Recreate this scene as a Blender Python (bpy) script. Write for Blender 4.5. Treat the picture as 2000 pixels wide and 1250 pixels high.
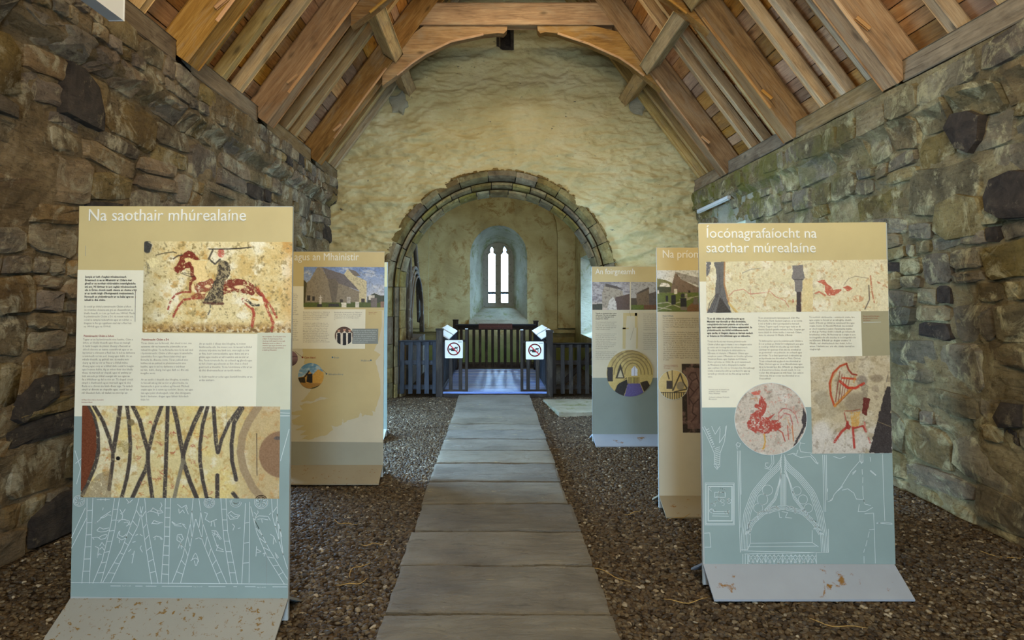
import bpy, math, random
import numpy as np
from mathutils import Matrix, Vector
random.seed(7)
R = random.Random(11)
S = bpy.context.scene
for o in list(bpy.data.objects):
    bpy.data.objects.remove(o)

# ------------------------------------------------------------------ camera
FPX = 1333.0; CX = 963.0; HZ = 580.0; CAMH = 1.5
PIT = math.radians(2.2); CP = math.cos(PIT); SP = math.sin(PIT)
PPY = HZ - FPX * math.tan(PIT)
cd = bpy.data.cameras.new('camera'); cam = bpy.data.objects.new('camera', cd)
S.collection.objects.link(cam); S.camera = cam
cam.location = (0, 0, CAMH); cam.rotation_euler = (math.pi / 2 + PIT, 0, 0)
cd.sensor_width = 36.0; cd.lens = FPX / 2000 * 36
cd.shift_x = (1000 - CX) / 2000; cd.shift_y = (PPY - 625) / 2000
cd.clip_start = 0.05; cd.clip_end = 200

# ------------------------------------------------------------------ world, daylight, added fill lights, exposure
W = bpy.data.worlds.new('sky'); S.world = W; W.use_nodes = True
bg = W.node_tree.nodes['Background']
bg.inputs[0].default_value = (0.39, 0.66, 1.0, 1); bg.inputs[1].default_value = 50.0

def area(name, loc, target, sx, sy, power=0, col=(1, 1, 1), portal=False, spread=math.pi):
    L = bpy.data.lights.new(name, 'AREA'); L.shape = 'RECTANGLE'; L.size = sx; L.size_y = sy
    L.energy = power; L.color = col; L.spread = spread
    if portal: L.cycles.is_portal = True
    ob = bpy.data.objects.new(name, L); S.collection.objects.link(ob)
    ob.location = loc
    d = Vector(target) - Vector(loc)
    ob.rotation_euler = d.to_track_quat('-Z', 'Y').to_euler()
    return ob
WARM = (1.0, 0.84, 0.58)
area('portal_west_door', (0.25, -3.4, 1.0), (0.25, 0, 1.0), 1.0, 2.1, portal=True)
area('portal_nave_door', (-3.2, 7.15, 1.15), (0, 7.15, 1.15), 2.5, 2.4, portal=True)
area('portal_nave_window', (3.4, 8.9, 1.8), (0, 8.9, 1.8), 1.0, 1.7, portal=True)
area('portal_east_window', (0.13, 17.1, 2.0), (0.13, 12, 2.0), 0.8, 1.7, portal=True)
area('portal_chancel_window', (2.3, 13.9, 1.6), (0, 13.9, 1.6), 1.4, 1.8, portal=True)
area('nave_front_fill', (0.3, -0.9, 3.3), (0.3, 9.0, 3.5), 2.6, 1.0, 185, WARM)  # warm fill added behind the camera, no fitting there
area('nave_overhead_fill', (0.3, 2.4, 5.6), (0.3, 4.6, 0), 0.6, 2.6, 80, WARM)  # added overhead for extra ambient light on the side walls
area('nave_roof_fill', (0.3, 2.2, 2.9), (0.3, 6.5, 7.0), 2.2, 0.6, 36, WARM)  # unseen fill from below, added to brighten the roof timbers
area('end_wall_graze_fill', (0.35, 7.7, 5.4), (0.35, 8.6, 0), 1.8, 0.3, 42, WARM)  # added without a fixture, to graze the end wall relief
area('chancel_fill', (0.1, 11.4, 3.9), (0.1, 15.5, 1.8), 1.6, 0.5, 36, (1.0, 0.86, 0.6))  # unseen fill added to brighten the chancel interior
S.view_settings.view_transform = 'Standard'; S.view_settings.look = 'None'
S.view_settings.gamma = 1.0; S.view_settings.use_curve_mapping = False
S.view_settings.exposure = 0.0

# ------------------------------------------------------------------ helpers
def U(px, py, y):
    """point on the vertical plane at distance y that shows at photo pixel px, py"""
    a = (px - CX) / FPX; b = (PPY - py) / FPX
    dy = CP - b * SP; dz = SP + b * CP
    k = y / dy
    return (a * k, y, CAMH + dz * k)
def proj(p):
    x, y, z = p[0], p[1], p[2] - CAMH
    d = y * CP + z * SP
    if d < 0.05: return (-9999, -9999)
    return (CX + FPX * x / d, PPY - FPX * (z * CP - y * SP) / d)
def in_view(p, m=40):
    a, b = proj(p)
    return -m < a < 2000 + m and -m < b < 1250 + m

OFF = {}
def put(o, parent=None):
    S.collection.objects.link(o)
    if parent is not None: o.parent = parent
    return o
def tag(o, label=None, cat=None, group=None, kind=None):
    if label: o['label'] = label
    if cat: o['category'] = cat
    if group: o['group'] = group
    if kind: o['kind'] = kind
    return o
def thing(name, loc, label, cat, group=None, kind=None):
    o = bpy.data.objects.new(name, None); o.empty_display_size = 0.1
    put(o); o.location = loc; OFF[o] = Vector(loc)
    return tag(o, label, cat, group, kind)
def mk(name, V, F, m, parent=None, smooth=False, M=None):
    """mesh object; V in world coordinates (or local when a matrix M is given)"""
    me = bpy.data.meshes.new(name)
    off = OFF.get(parent, Vector((0, 0, 0)))
    if M is None:
        V = np.asarray(V, dtype=float) - np.array(off)
    me.from_pydata(np.asarray(V).tolist(), [], F.tolist() if isinstance(F, np.ndarray) else F)
    if smooth: me.shade_smooth()
    if m is not None: me.materials.append(m)
    o = bpy.data.objects.new(name, me); put(o, parent)
    if M is not None: o.matrix_basis = Matrix.Translation(-off) @ M
    OFF[o] = off
    return o
class MB:
    def __init__(s): s.v = []; s.f = []
    def add(s, V, F):
        b = len(s.v); s.v += [tuple(p) for p in V]; s.f += [tuple(i + b for i in f) for f in F]
    def box(s, x0, x1, y0, y1, z0, z1):
        s.add([(x0, y0, z0), (x1, y0, z0), (x1, y1, z0), (x0, y1, z0), (x0, y0, z1), (x1, y0, z1), (x1, y1, z1), (x0, y1, z1)],
              [(0, 3, 2, 1), (4, 5, 6, 7), (0, 1, 5, 4), (1, 2, 6, 5), (2, 3, 7, 6), (3, 0, 4, 7)])
    def prism(s, pts, y0, y1):
        n = len(pts)
        s.add([(x, y0, z) for x, z in pts] + [(x, y1, z) for x, z in pts],
              [tuple(range(n)), tuple(range(2 * n - 1, n - 1, -1))] + [(i, i + n, (i + 1) % n + n, (i + 1) % n) for i in range(n)])
    def tube(s, pts, r, n=6):
        pts = [Vector(p) for p in pts]; rings = []
        for i, p in enumerate(pts):
            d = (pts[min(i + 1, len(pts) - 1)] - pts[max(i - 1, 0)]).normalized()
            a = d.cross(Vector((0, 0, 1)) if abs(d.z) < .9 else Vector((1, 0, 0))).normalized(); b = d.cross(a)
            rr = r[i] if isinstance(r, (list, tuple)) else r
            rings.append([p + (a * math.cos(2 * math.pi * k / n) + b * math.sin(2 * math.pi * k / n)) * rr for k in range(n)])
        V = [q for g in rings for q in g]; F = []
        for i in range(len(pts) - 1):
            for k in range(n):
                F.append((i * n + k, i * n + (k + 1) % n, (i + 1) * n + (k + 1) % n, (i + 1) * n + k))
        F.append(tuple(range(n))[::-1]); F.append(tuple(range((len(pts) - 1) * n, len(pts) * n)))
        s.add(V, F)
    def obj(s, name, m, parent=None, smooth=False):
        return mk(name, s.v, s.f, m, parent, smooth)
def box(name, x0, x1, y0, y1, z0, z1, m, parent=None):
    b = MB(); b.box(x0, x1, y0, y1, z0, z1); return b.obj(name, m, parent)
def bbox_mesh(L, w, h, bev=0.006, jag=0.0, seed=0):
    """bar along local X with bevelled long edges, slightly uneven"""
    rr = random.Random(seed); n = 5
    prof = []
    for sx, sz in ((-1, -1), (1, -1), (1, 1), (-1, 1)):
        a = (sx * (w / 2 - bev), sz * h / 2); b = (sx * w / 2, sz * (h / 2 - bev))
        prof += [a, b] if sx * sz > 0 else [b, a]
    V = []; F = []
    for i in range(n):
        x = -L / 2 + L * i / (n - 1); dy = rr.uniform(-jag, jag); dz = rr.uniform(-jag, jag)
        for (a, b) in prof: V.append((x, a + dy, b + dz))
    for i in range(n - 1):
        for k in range(8):
            F.append((i * 8 + k, i * 8 + (k + 1) % 8, (i + 1) * 8 + (k + 1) % 8, (i + 1) * 8 + k))
    F.append(tuple(range(8))[::-1]); F.append(tuple(range((n - 1) * 8, n * 8)))
    return V, F
def bar(name, p0, p1, w, h, m, parent=None, up=(0, 0, 1), bev=0.006, jag=0.0, seed=None):
    """bar from p0 to p1; local X along it, Z near up; own axes so the grain follows"""
    p0 = Vector(p0); p1 = Vector(p1); d = p1 - p0; L = d.length; x = d / L
    u = Vector(up); z = (u - x * u.dot(x)).normalized(); y = z.cross(x)
    M = Matrix((x, y, z)).transposed().to_4x4(); M.translation = (p0 + p1) / 2
    V, F = bbox_mesh(L, w, h, bev, jag, seed if seed is not None else R.randrange(10 ** 6))
    return mk(name, V, F, m, parent, False, M)

# numpy value noise ------------------------------------------------
def _h(ix, iy, s):
    h = (ix.astype(np.int64) * 374761393 + iy.astype(np.int64) * 668265263 + s * 974634721) & 0xffffffff
    h = ((h ^ (h >> 13)) * 1274126177) & 0xffffffff
    h = ((h ^ (h >> 16)) * 2246822519) & 0xffffffff
    return ((h ^ (h >> 15)) & 0xffff) / 65535.0
def vn(x, y, s=0):
    x = np.asarray(x, float); y = np.asarray(y, float)
    ix = np.floor(x); iy = np.floor(y); fx = x - ix; fy = y - iy
    fx = fx * fx * (3 - 2 * fx); fy = fy * fy * (3 - 2 * fy)
    a = _h(ix, iy, s); b = _h(ix + 1, iy, s); c = _h(ix, iy + 1, s); d = _h(ix + 1, iy + 1, s)
    return (a * (1 - fx) + b * fx) * (1 - fy) + (c * (1 - fx) + d * fx) * fy
def fbm(x, y, s=0, o=4, g=0.5):
    t = 0; a = 1; n = 0
    for i in range(o):
        t = t + a * vn(x * 2 ** i + 17.3 * i, y * 2 ** i - 9.1 * i, s + i); n += a; a *= g
    return t / n
def grid_faces(m, n, keep=None):
    i = np.arange(m - 1)[:, None] * n + np.arange(n - 1)[None, :]
    F = np.stack([i, i + 1, i + n + 1, i + n], -1)
    return F[keep] if keep is not None else F.reshape(-1, 4)
def compact(V, F):
    u, inv = np.unique(F.ravel(), return_inverse=True)
    return V[u], inv.reshape(F.shape)

# ------------------------------------------------------------------ materials
def lin(c):
    c = [v / 255 for v in c]
    return tuple(v / 12.92 if v <= .04045 else ((v + .055) / 1.055) ** 2.4 for v in c) + (1,)
class NT:
    def __init__(s, name, rough=0.9, spec=0.2):
        s.m = bpy.data.materials.new(name); s.m.use_nodes = True; s.t = s.m.node_tree
        s.b = s.t.nodes['Principled BSDF']; s.b.inputs['Roughness'].default_value = rough
        s.b.inputs['Specular IOR Level'].default_value = spec
    def n(s, kind, **kw):
        nd = s.t.nodes.new('ShaderNode' + kind)
        for k, v in kw.items():
            if k in nd.inputs.keys(): s.set(nd.inputs[k], v)
            else: setattr(nd, k, v)
        return nd
    def set(s, sock, v):
        if isinstance(v, bpy.types.NodeSocket): s.t.links.new(v, sock)
        else: sock.default_value = v
    def noise(s, vec, scale, detail=4, rough=.55, dist=0.0):
        nd = s.n('TexNoise', Scale=scale, Detail=detail, Roughness=rough, Distortion=dist); s.set(nd.inputs['Vector'], vec)
        return nd.outputs['Fac']
    def ramp(s, fac, stops):
        nd = s.n('ValToRGB'); s.set(nd.inputs['Fac'], fac); e = nd.color_ramp.elements
        while len(e) < len(stops): e.new(0.5)
        for el, (p, c) in zip(e, stops):
            el.position = p; el.color = lin(c) if len(c) == 3 else c
        return nd.outputs['Color']
    def mask(s, fac, a, b):
        nd = s.n('MapRange'); s.set(nd.inputs['Value'], fac); nd.inputs['From Min'].default_value = a; nd.inputs['From Max'].default_value = b
        return nd.outputs['Result']
    def rng(s, x, lo, hi):
        return s.math('ADD', s.math('MULTIPLY', x, hi - lo), lo)
    def fr(s, r, k): return s.math('FRACT', s.math('MULTIPLY', r, k))
    def mix(s, f, a, b, mode='MIX'):
        nd = s.n('Mix', data_type='RGBA', blend_type=mode)
        for sock, v in ((nd.inputs[0], f), (nd.inputs[6], a), (nd.inputs[7], b)):
            if isinstance(v, tuple) and len(v) == 3: v = lin(v)
            s.set(sock, v)
        return nd.outputs[2]
    def math(s, op, a, b=0.0):
        nd = s.n('Math', operation=op); s.set(nd.inputs[0], a); s.set(nd.inputs[1], b); return nd.outputs[0]
    def pos(s): return s.n('NewGeometry').outputs['Position']
    def obj(s): return s.n('TexCoord').outputs['Object']
    def rnd(s): return s.n('ObjectInfo').outputs['Random']
    def scale(s, vec, sc):
        nd = s.n('Mapping'); s.set(nd.inputs['Vector'], vec); nd.inputs['Scale'].default_value = sc; return nd.outputs[0]
    def bump(s, h, dist, strength=1.0, prev=None):
        nd = s.n('Bump'); s.set(nd.inputs['Height'], h); nd.inputs['Distance'].default_value = dist; nd.inputs['Strength'].default_value = strength
        if prev is not None: s.set(nd.inputs['Normal'], prev)
        return nd.outputs[0]
    def out(s, col, nrm=None):
        s.set(s.b.inputs['Base Color'], col if not (isinstance(col, tuple) and len(col) == 3) else lin(col))
        if nrm is not None: s.set(s.b.inputs['Normal'], nrm)
        return s.m
def hsv(t, col, h=None, sat=None, val=None):
    nd = t.n('HueSaturation'); t.set(nd.inputs['Color'], col)
    if h is not None: t.set(nd.inputs['Hue'], h)
    if sat is not None: t.set(nd.inputs['Saturation'], sat)
    if val is not None: t.set(nd.inputs['Value'], val)
    return nd.outputs[0]

def rubble_mat(name, stops, lime, lime_lo, lime_hi, per_object=True, lichen=None, bump=0.02):
    t = NT(name, .95, .1); p = t.pos()
    a = t.noise(p, 2.6, 9, .68, .4)
    c = t.ramp(a, stops)
    if per_object:
        r = t.rnd()
        c = hsv(t, c, h=t.rng(r, .486, .506), sat=t.rng(t.fr(r, 7.3), .6, 1.12), val=t.rng(t.fr(r, 13.7), .66, 1.12))
    c = hsv(t, c, val=t.rng(t.mask(t.noise(p, 1.3, 5, .6, .5), .3, .7), 1.0, 1.5))
    strat = t.noise(t.scale(p, (3, 3, 16)), 3.0, 6, .65, .6)
    c = t.mix(t.mask(strat, .5, .75), c, hsv(t, c, val=.55))
    li = t.noise(p, 4.2, 10, .72, .8)
    c = t.mix(t.mask(li, lime_lo, lime_hi), c, lime)
    sp = t.noise(p, 17, 6, .7)
    c = t.mix(t.mask(sp, .58, .70), c, hsv(t, c, val=.55))
    cr = t.noise(p, 34, 8, .75, .6)
    c = t.mix(t.mask(cr, .55, .66), c, hsv(t, c, val=1.28, sat=.85)); c = t.mix(t.mask(cr, .44, .34), c, hsv(t, c, val=.55))
    pit = t.noise(p, 9, 9, .75, 1.0)
    c = t.mix(t.mask(pit, .42, .34), c, hsv(t, c, val=.55))
    if lichen:
        g = t.noise(p, 3.1, 8, .7)
        gy = t.n('SeparateXYZ'); t.set(gy.inputs[0], p)
        c = t.mix(t.math('MULTIPLY', t.mask(g, .46, .58), t.mask(gy.outputs[1], 4.5, 8.5)), c, lichen)
    nb = t.bump(t.noise(p, 12, 10, .76, .6), bump * 2.0, 1.0)
    nb = t.bump(cr, bump * .9, 1.0, nb)
    nb = t.bump(strat, bump * .5, .8, nb)
    return t.out(c, nb)

M_mortarL = rubble_mat('lime_mortar_brown', [(.25, (80, 66, 48)), (.45, (122, 104, 76)), (.6, (150, 130, 98)), (.8, (170, 152, 118))], (190, 178, 146), .56, .68, False, None, .028)
M_mortarR = rubble_mat('lime_mortar_pale', [(.25, (92, 80, 56)), (.45, (136, 120, 86)), (.6, (160, 144, 106)), (.8, (180, 166, 124))], (202, 190, 142), .54, .66, False, (128, 124, 62), .028)
M_stoneL = rubble_mat('rubble_stone_dark', [(.2, (82, 68, 50)), (.42, (120, 102, 72)), (.58, (148, 126, 86)), (.8, (166, 148, 110))], (192, 180, 148), .50, .62, True, None, .018)
M_stoneR = rubble_mat('rubble_stone_grey', [(.2, (80, 70, 50)), (.42, (118, 104, 72)), (.58, (148, 130, 86)), (.8, (168, 152, 110))], (206, 194, 148), .51, .63, True, (124, 120, 64), .018)
def slate_stone():
    t = NT('dark_slate_stone', .85, .25); p = t.pos()
    c = t.ramp(t.noise(p, 7, 8, .7, .5), [(.3, (48, 42, 38)), (.55, (84, 74, 64)), (.8, (116, 104, 86))])
    c = t.mix(t.mask(t.noise(p, 9, 8, .75), .57, .66), c, (150, 136, 106))
    return t.out(c, t.bump(t.noise(t.scale(p, (1, 1, 3)), 16, 9, .75), .05))
M_slatestone = slate_stone()

def plaster_mat(name, cols, spots=True, bump=.012, stain=None, damp=False):
    t = NT(name, .95, .08); p = t.pos()
    c = t.ramp(t.noise(p, 1.5, 8, .62, .4), cols)
    c = t.mix(t.mask(t.noise(t.scale(p, (1, 1, 3.2)), 5, 8, .7), .55, .72), c, hsv(t, c, val=.80))
    if stain:
        c = t.mix(t.math('MULTIPLY', t.mask(t.noise(p, 3.4, 10, .74, .5), .52, .62), .85), c, stain)
    if spots:
        c = t.mix(t.mask(t.noise(t.scale(p, (1, 1, 1.8)), 8.5, 8, .74, .3), .64, .665), c, (88, 86, 80))
        c = t.mix(t.mask(t.noise(p, 2.7, 10, .78, .6), .65, .69), c, (122, 92, 56))
    if damp:
        sx = t.n('SeparateXYZ'); t.set(sx.inputs[0], p); h = t.math('ADD', sx.outputs[2], t.math('MULTIPLY', t.noise(p, 3, 6, .65), .7))
        c = t.mix(t.math('MULTIPLY', t.mask(h, 1.22, .95), .75), c, (112, 100, 62)); c = t.mix(t.math('MULTIPLY', t.mask(h, .95, .6), .7), c, (84, 98, 46))
    nb = t.bump(t.noise(t.scale(p, (1, 1, 2.2)), 11, 9, .66), bump * 1.5)
    nb = t.bump(t.noise(p, 60, 6, .65), bump * .35, 1.0, nb)
    return t.out(c, nb)
M_end = plaster_mat('limewashed_plaster', [(.25, (180, 164, 116)), (.5, (204, 190, 142)), (.75, (218, 208, 168))])
M_chancel = plaster_mat('old_chancel_plaster', [(.25, (140, 126, 88)), (.5, (172, 160, 116)), (.75, (190, 182, 140))], False, .008, (140, 116, 70), True)
M_splay = plaster_mat('grey_window_plaster', [(.25, (124, 120, 102)), (.5, (156, 152, 132)), (.75, (178, 174, 154))], False, .012, (120, 122, 78))
M_patch = plaster_mat('grey_cement_patch', [(.3, (150, 146, 128)), (.6, (178, 172, 148))], False, .02)

def arch_stone():
    t = NT('arch_sandstone', .92, .12); p = t.pos()
    c = t.ramp(t.noise(p, 6, 9, .68, .4), [(.25, (86, 74, 52)), (.5, (134, 118, 82)), (.75, (164, 152, 112))])
    r = t.rnd()
    c = hsv(t, c, h=t.rng(r, .485, .515), sat=t.rng(t.fr(r, 5.1), .8, 1.3), val=t.rng(t.fr(r, 9.7), .68, 1.18))
    c = t.mix(t.mask(t.noise(p, 5, 9, .72), .60, .70), c, (166, 164, 132)); c = t.mix(t.mask(t.noise(p, 19, 8, .75), .44, .36), c, hsv(t, c, val=.55))
    return t.out(c, t.bump(t.noise(p, 24, 9, .7), .014))
M_arch = arch_stone()

def wood_mat(name, stops, rough=.8, tint=.35, fine=1.0, grey=.6):
    t = NT(name, rough, .2); p = t.obj(); r = t.rnd()
    off = t.n('VectorMath', operation='ADD'); t.set(off.inputs[0], p)
    cmb = t.n('CombineXYZ'); t.set(cmb.inputs[0], t.math('MULTIPLY', r, 37.0)); t.set(cmb.inputs[1], t.math('MULTIPLY', r, 11.0)); t.set(off.inputs[1], cmb.outputs[0])
    q = off.outputs[0]
    g = t.noise(t.scale(q, (1.6, 22, 22)), 1.6 * fine, 7, .62, 1.2)
    big = t.noise(t.scale(q, (1, 3, 3)), 2.0, 5, .6, .5)
    c = t.ramp(t.math('ADD', t.math('MULTIPLY', g, .55), t.math('MULTIPLY', big, .45)), stops)
    c = hsv(t, c, h=t.rng(t.fr(r, 3.7), .496, .508), sat=t.rng(t.fr(r, 7.7), .7, 1.05), val=t.rng(r, 1 - tint, 1 + tint * .5))
    wz = t.noise(t.scale(q, (.7, 2.5, 2.5)), 2.6, 8, .7, .8)
    c = t.mix(t.math('MULTIPLY', t.mask(wz, .50, .66), grey), c, (150, 136, 112)); c = t.mix(t.math('MULTIPLY', t.mask(wz, .42, .32), .6), c, hsv(t, c, val=.5))
    c = t.mix(t.math('MULTIPLY', t.mask(t.noise(t.scale(q, (2, 60, 60)), 1.4, 6, .65, .6), .52, .66), .5), c, hsv(t, c, val=.6))
    v = t.n('TexVoronoi', Scale=2.2); t.set(v.inputs['Vector'], t.scale(q, (1, 2.4, 2.4)))
    c = t.mix(t.mask(v.outputs['Distance'], .16, .05), c, hsv(t, c, val=.45))
    crack = t.noise(t.scale(q, (.6, 40, 40)), 1.5, 4, .5, .8)
    c = t.mix(t.mask(crack, .66, .72), c, hsv(t, c, val=.4))
    nb = t.bump(g, .004); nb = t.bump(crack, .004, 1.0, nb)
    return t.out(c, nb)
M_board = wood_mat('roof_board_oak', [(.3, (120, 74, 28)), (.5, (178, 120, 54)), (.7, (204, 150, 80))], .85, .5, 1.0, .25)
M_raft = wood_mat('rafter_oak', [(.3, (140, 108, 62)), (.5, (190, 156, 98)), (.7, (214, 184, 128))], .8, .25)
M_truss = wood_mat('truss_oak', [(.28, (98, 64, 28)), (.5, (150, 108, 54)), (.7, (182, 142, 84))], .8, .25, 1.0, .45)
M_plate = wood_mat('wall_plate_oak', [(.3, (84, 66, 42)), (.5, (124, 100, 66)), (.7, (150, 126, 88))], .85, .3)
M_fresh = wood_mat('fresh_cut_chamfer', [(.3, (176, 120, 50)), (.6, (202, 148, 72))], .7, .12, 1.0, .2)
M_fence = wood_mat('dark_stained_timber', [(.3, (28, 23, 19)), (.55, (46, 38, 32)), (.75, (62, 53, 45))], .6, .3, 1.0, .15)
M_fence_lit = wood_mat('blue_lit_dark_timber', [(.3, (42, 46, 54)), (.55, (62, 68, 78)), (.75, (80, 86, 98))], .6, .3, 1.0, .1)  # the dark fence timber again, with bluish daylight put into its colour
M_deck = wood_mat('platform_deck_board', [(.3, (96, 122, 176)), (.55, (112, 142, 200)), (.75, (128, 158, 212))], .26, .15, 1.0, .1)
M_deck.node_tree.nodes['Principled BSDF'].inputs['Specular IOR Level'].default_value = .5

def slab_mat():
    t = NT('riven_sandstone_slab', .75, .25); p = t.pos(); r = t.rnd()
    c = t.ramp(t.noise(p, 2.2, 8, .62, .4), [(.25, (106, 100, 86)), (.5, (130, 124, 108)), (.75, (146, 142, 126))])
    c = hsv(t, c, val=t.rng(r, .88, 1.1), sat=t.rng(t.fr(r, 5.3), .7, 1.0))
    vein = t.noise(t.scale(p, (1.2, 3, 3)), 3.0, 9, .66, 1.6)
    c = t.mix(t.mask(vein, .63, .68), c, (172, 160, 124)); c = t.mix(t.mask(vein, .40, .34), c, hsv(t, c, val=.72))
    nb = t.bump(vein, .035, 1.0)
    nb = t.bump(t.noise(t.scale(p, (1, 2, 1)), 22, 9, .68, .8), .014, 1.0, nb)
    return t.out(c, nb)
M_slab = slab_mat()
def pebble_mat():
    t = NT('brown_pebbles', .7, .3); r = t.rnd(); p = t.pos()
    c = t.ramp(r, [(0, (42, 33, 23)), (.2, (66, 53, 36)), (.45, (88, 72, 49)), (.65, (70, 64, 56)), (.85, (98, 86, 65)), (.96, (116, 105, 84)), (1.0, (172, 162, 140))])
    c = t.mix(t.mask(t.noise(p, 60, 4, .6), .45, .7), c, hsv(t, c, val=.65))
    return t.out(c, t.bump(t.noise(p, 130, 3, .6), .002))
M_peb = pebble_mat()
def soil_mat():
    t = NT('gravel_bed', .95, .1); p = t.pos()
    v = t.n('TexVoronoi', Scale=42.0); t.set(v.inputs['Vector'], p)
    c = t.mix(t.mask(v.outputs['Distance'], .1, .7), (92, 76, 54), (38, 30, 22))
    c = t.mix(t.mask(t.noise(p, 2, 6, .6), .45, .7), c, hsv(t, c, val=.8))
    return t.out(c, t.bump(v.outputs['Distance'], -.02))
M_soil = soil_mat()

def paint(name, col, rough=.45, spec=.35, dirt=None, dirt_lo=.66, dirt_hi=.7, dscale=14, metal=0):
    t = NT(name, rough, spec); p = t.pos()
    c = t.mix(t.mask(t.noise(p, 3, 6, .6), .4, .75), col, tuple(int(v * .95) for v in col))
    if dirt: c = t.mix(t.mask(t.noise(p, dscale, 7, .68, .3), dirt_lo, dirt_hi), c, dirt)
    t.b.inputs['Metallic'].default_value = metal
    return t.out(c)
M_tan = paint('print_tan', (200, 185, 134), .42, .4, (120, 96, 60), .735, .75, 26)
M_white = paint('print_white', (232, 230, 208), .42, .4, (160, 140, 100), .75, .77, 20)
M_pale = paint('print_pale_green', (206, 208, 184), .42, .4)
M_teal = paint('print_teal', (146, 166, 162), .40, .45)
M_tealdark = paint('print_grey_green', (132, 144, 136), .42, .4)
M_lower = paint('print_grey_beige', (160, 160, 142), .42, .4)
M_olive = paint('print_olive', (160, 154, 122), .42, .4)
M_beige = paint('print_beige', (206, 200, 174), .42, .4)
M_steel = paint('grey_panel_steel', (176, 182, 178), .45, .4)
M_base_rust = paint('rust_spotted_grey_steel', (150, 152, 146), .5, .4, (122, 96, 48), .575, .62, 42)
M_base_clean = paint('lightly_rusted_grey_steel', (152, 162, 172), .5, .4, (128, 94, 44), .60, .645, 7)
M_base_beige = paint('dull_beige_steel', (150, 142, 120), .55, .3, (130, 94, 44), .61, .66, 26)
M_head = paint('raised_white_letters', (232, 234, 226), .5, .4)
M_black = paint('dark_print', (58, 54, 50), .6, .2)
M_grey = paint('grey_print', (134, 128, 114), .6, .2)
M_red = paint('red_print', (146, 66, 48), .6, .2)
M_redsign = paint('red_sign_print', (196, 28, 38), .5, .3)
M_blacksign = paint('black_sign_print', (18, 18, 20), .5, .3)
M_signwhite = paint('white_sign_board', (226, 226, 218), .4, .4)
M_blueink = paint('blue_grey_print', (92, 116, 132), .6, .2)
M_line = paint('white_line_print', (214, 226, 224), .5, .3)
M_caption = paint('caption_grey', (132, 140, 138), .45, .3)
M_plaque = paint('maroon_plaque', (92, 56, 52), .6, .3, (130, 100, 90), .6, .66, 40)
M_metalwhite = paint('white_enamel_metal', (206, 208, 206), .5, .3)
M_lampblack = paint('black_lamp_housing', (26, 26, 26), .4, .4)
M_cable = paint('black_cable', (18, 18, 18), .5, .3)
M_leadb = paint('lead_glazing_bars', (70, 74, 78), .5, .3)
M_tomb = paint('dark_tomb_stone', (104, 98, 88), .8, .2, (150, 150, 138), .56, .66, 9)
M_tracery = paint('grey_tracery_stone', (136, 136, 126), .85, .2, (104, 102, 92), .55, .65, 12)
M_twig = paint('dry_twig', (168, 136, 78), .8, .1)
def print_mat():
    t = NT('colour_photograph_print', .42, .4)
    a = t.n('Attribute', attribute_name='print')
    return t.out(a.outputs['Color'])
M_print = print_mat()
def glass_mat():
    m = bpy.data.materials.new('old_window_glass'); m.use_nodes = True; t = m.node_tree; t.nodes.clear()
    o = t.nodes.new('ShaderNodeOutputMaterial'); mx = t.nodes.new('ShaderNodeMixShader'); tr = t.nodes.new('ShaderNodeBsdfTransparent'); gl = t.nodes.new('ShaderNodeBsdfGlossy')
    tr.inputs[0].default_value = (.95, .97, .97, 1); gl.inputs['Roughness'].default_value = .05; mx.inputs[0].default_value = .05
    t.links.new(tr.outputs[0], mx.inputs[1]); t.links.new(gl.outputs[0], mx.inputs[2]); t.links.new(mx.outputs[0], o.inputs[0])
    return m
M_glass = glass_mat()

# ------------------------------------------------------------------ floor, gravel, path
END = 10.25
def floor_h(x, y):
    e = np.minimum(np.abs(x - (-2.7)), np.abs(x - 3.1))
    h = (fbm(x * 1.1, y * 1.1, 5, 3) - .5) * .05 + .05 * np.exp(-(e / .25) ** 2)
    onpath = np.clip((.75 - np.abs(x - .02)) / .2, 0, 1)
    return h * (1 - onpath) - .015
def build_floor():
    xs = np.linspace(-7, 7, 141); ys = np.linspace(-4, 20, 241)
    X, Y = np.meshgrid(xs, ys, indexing='ij')
    Z = np.where((X > -2.9) & (X < 3.4) & (Y < 10.6), floor_h(X, Y), -.02)
    o = mk('floor', np.stack([X, Y, Z], -1).reshape(-1, 3), grid_faces(*X.shape), M_soil, None, True)
    tag(o, 'dark gravel bed under the pebbles', None, None, 'structure')
build_floor()

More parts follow.
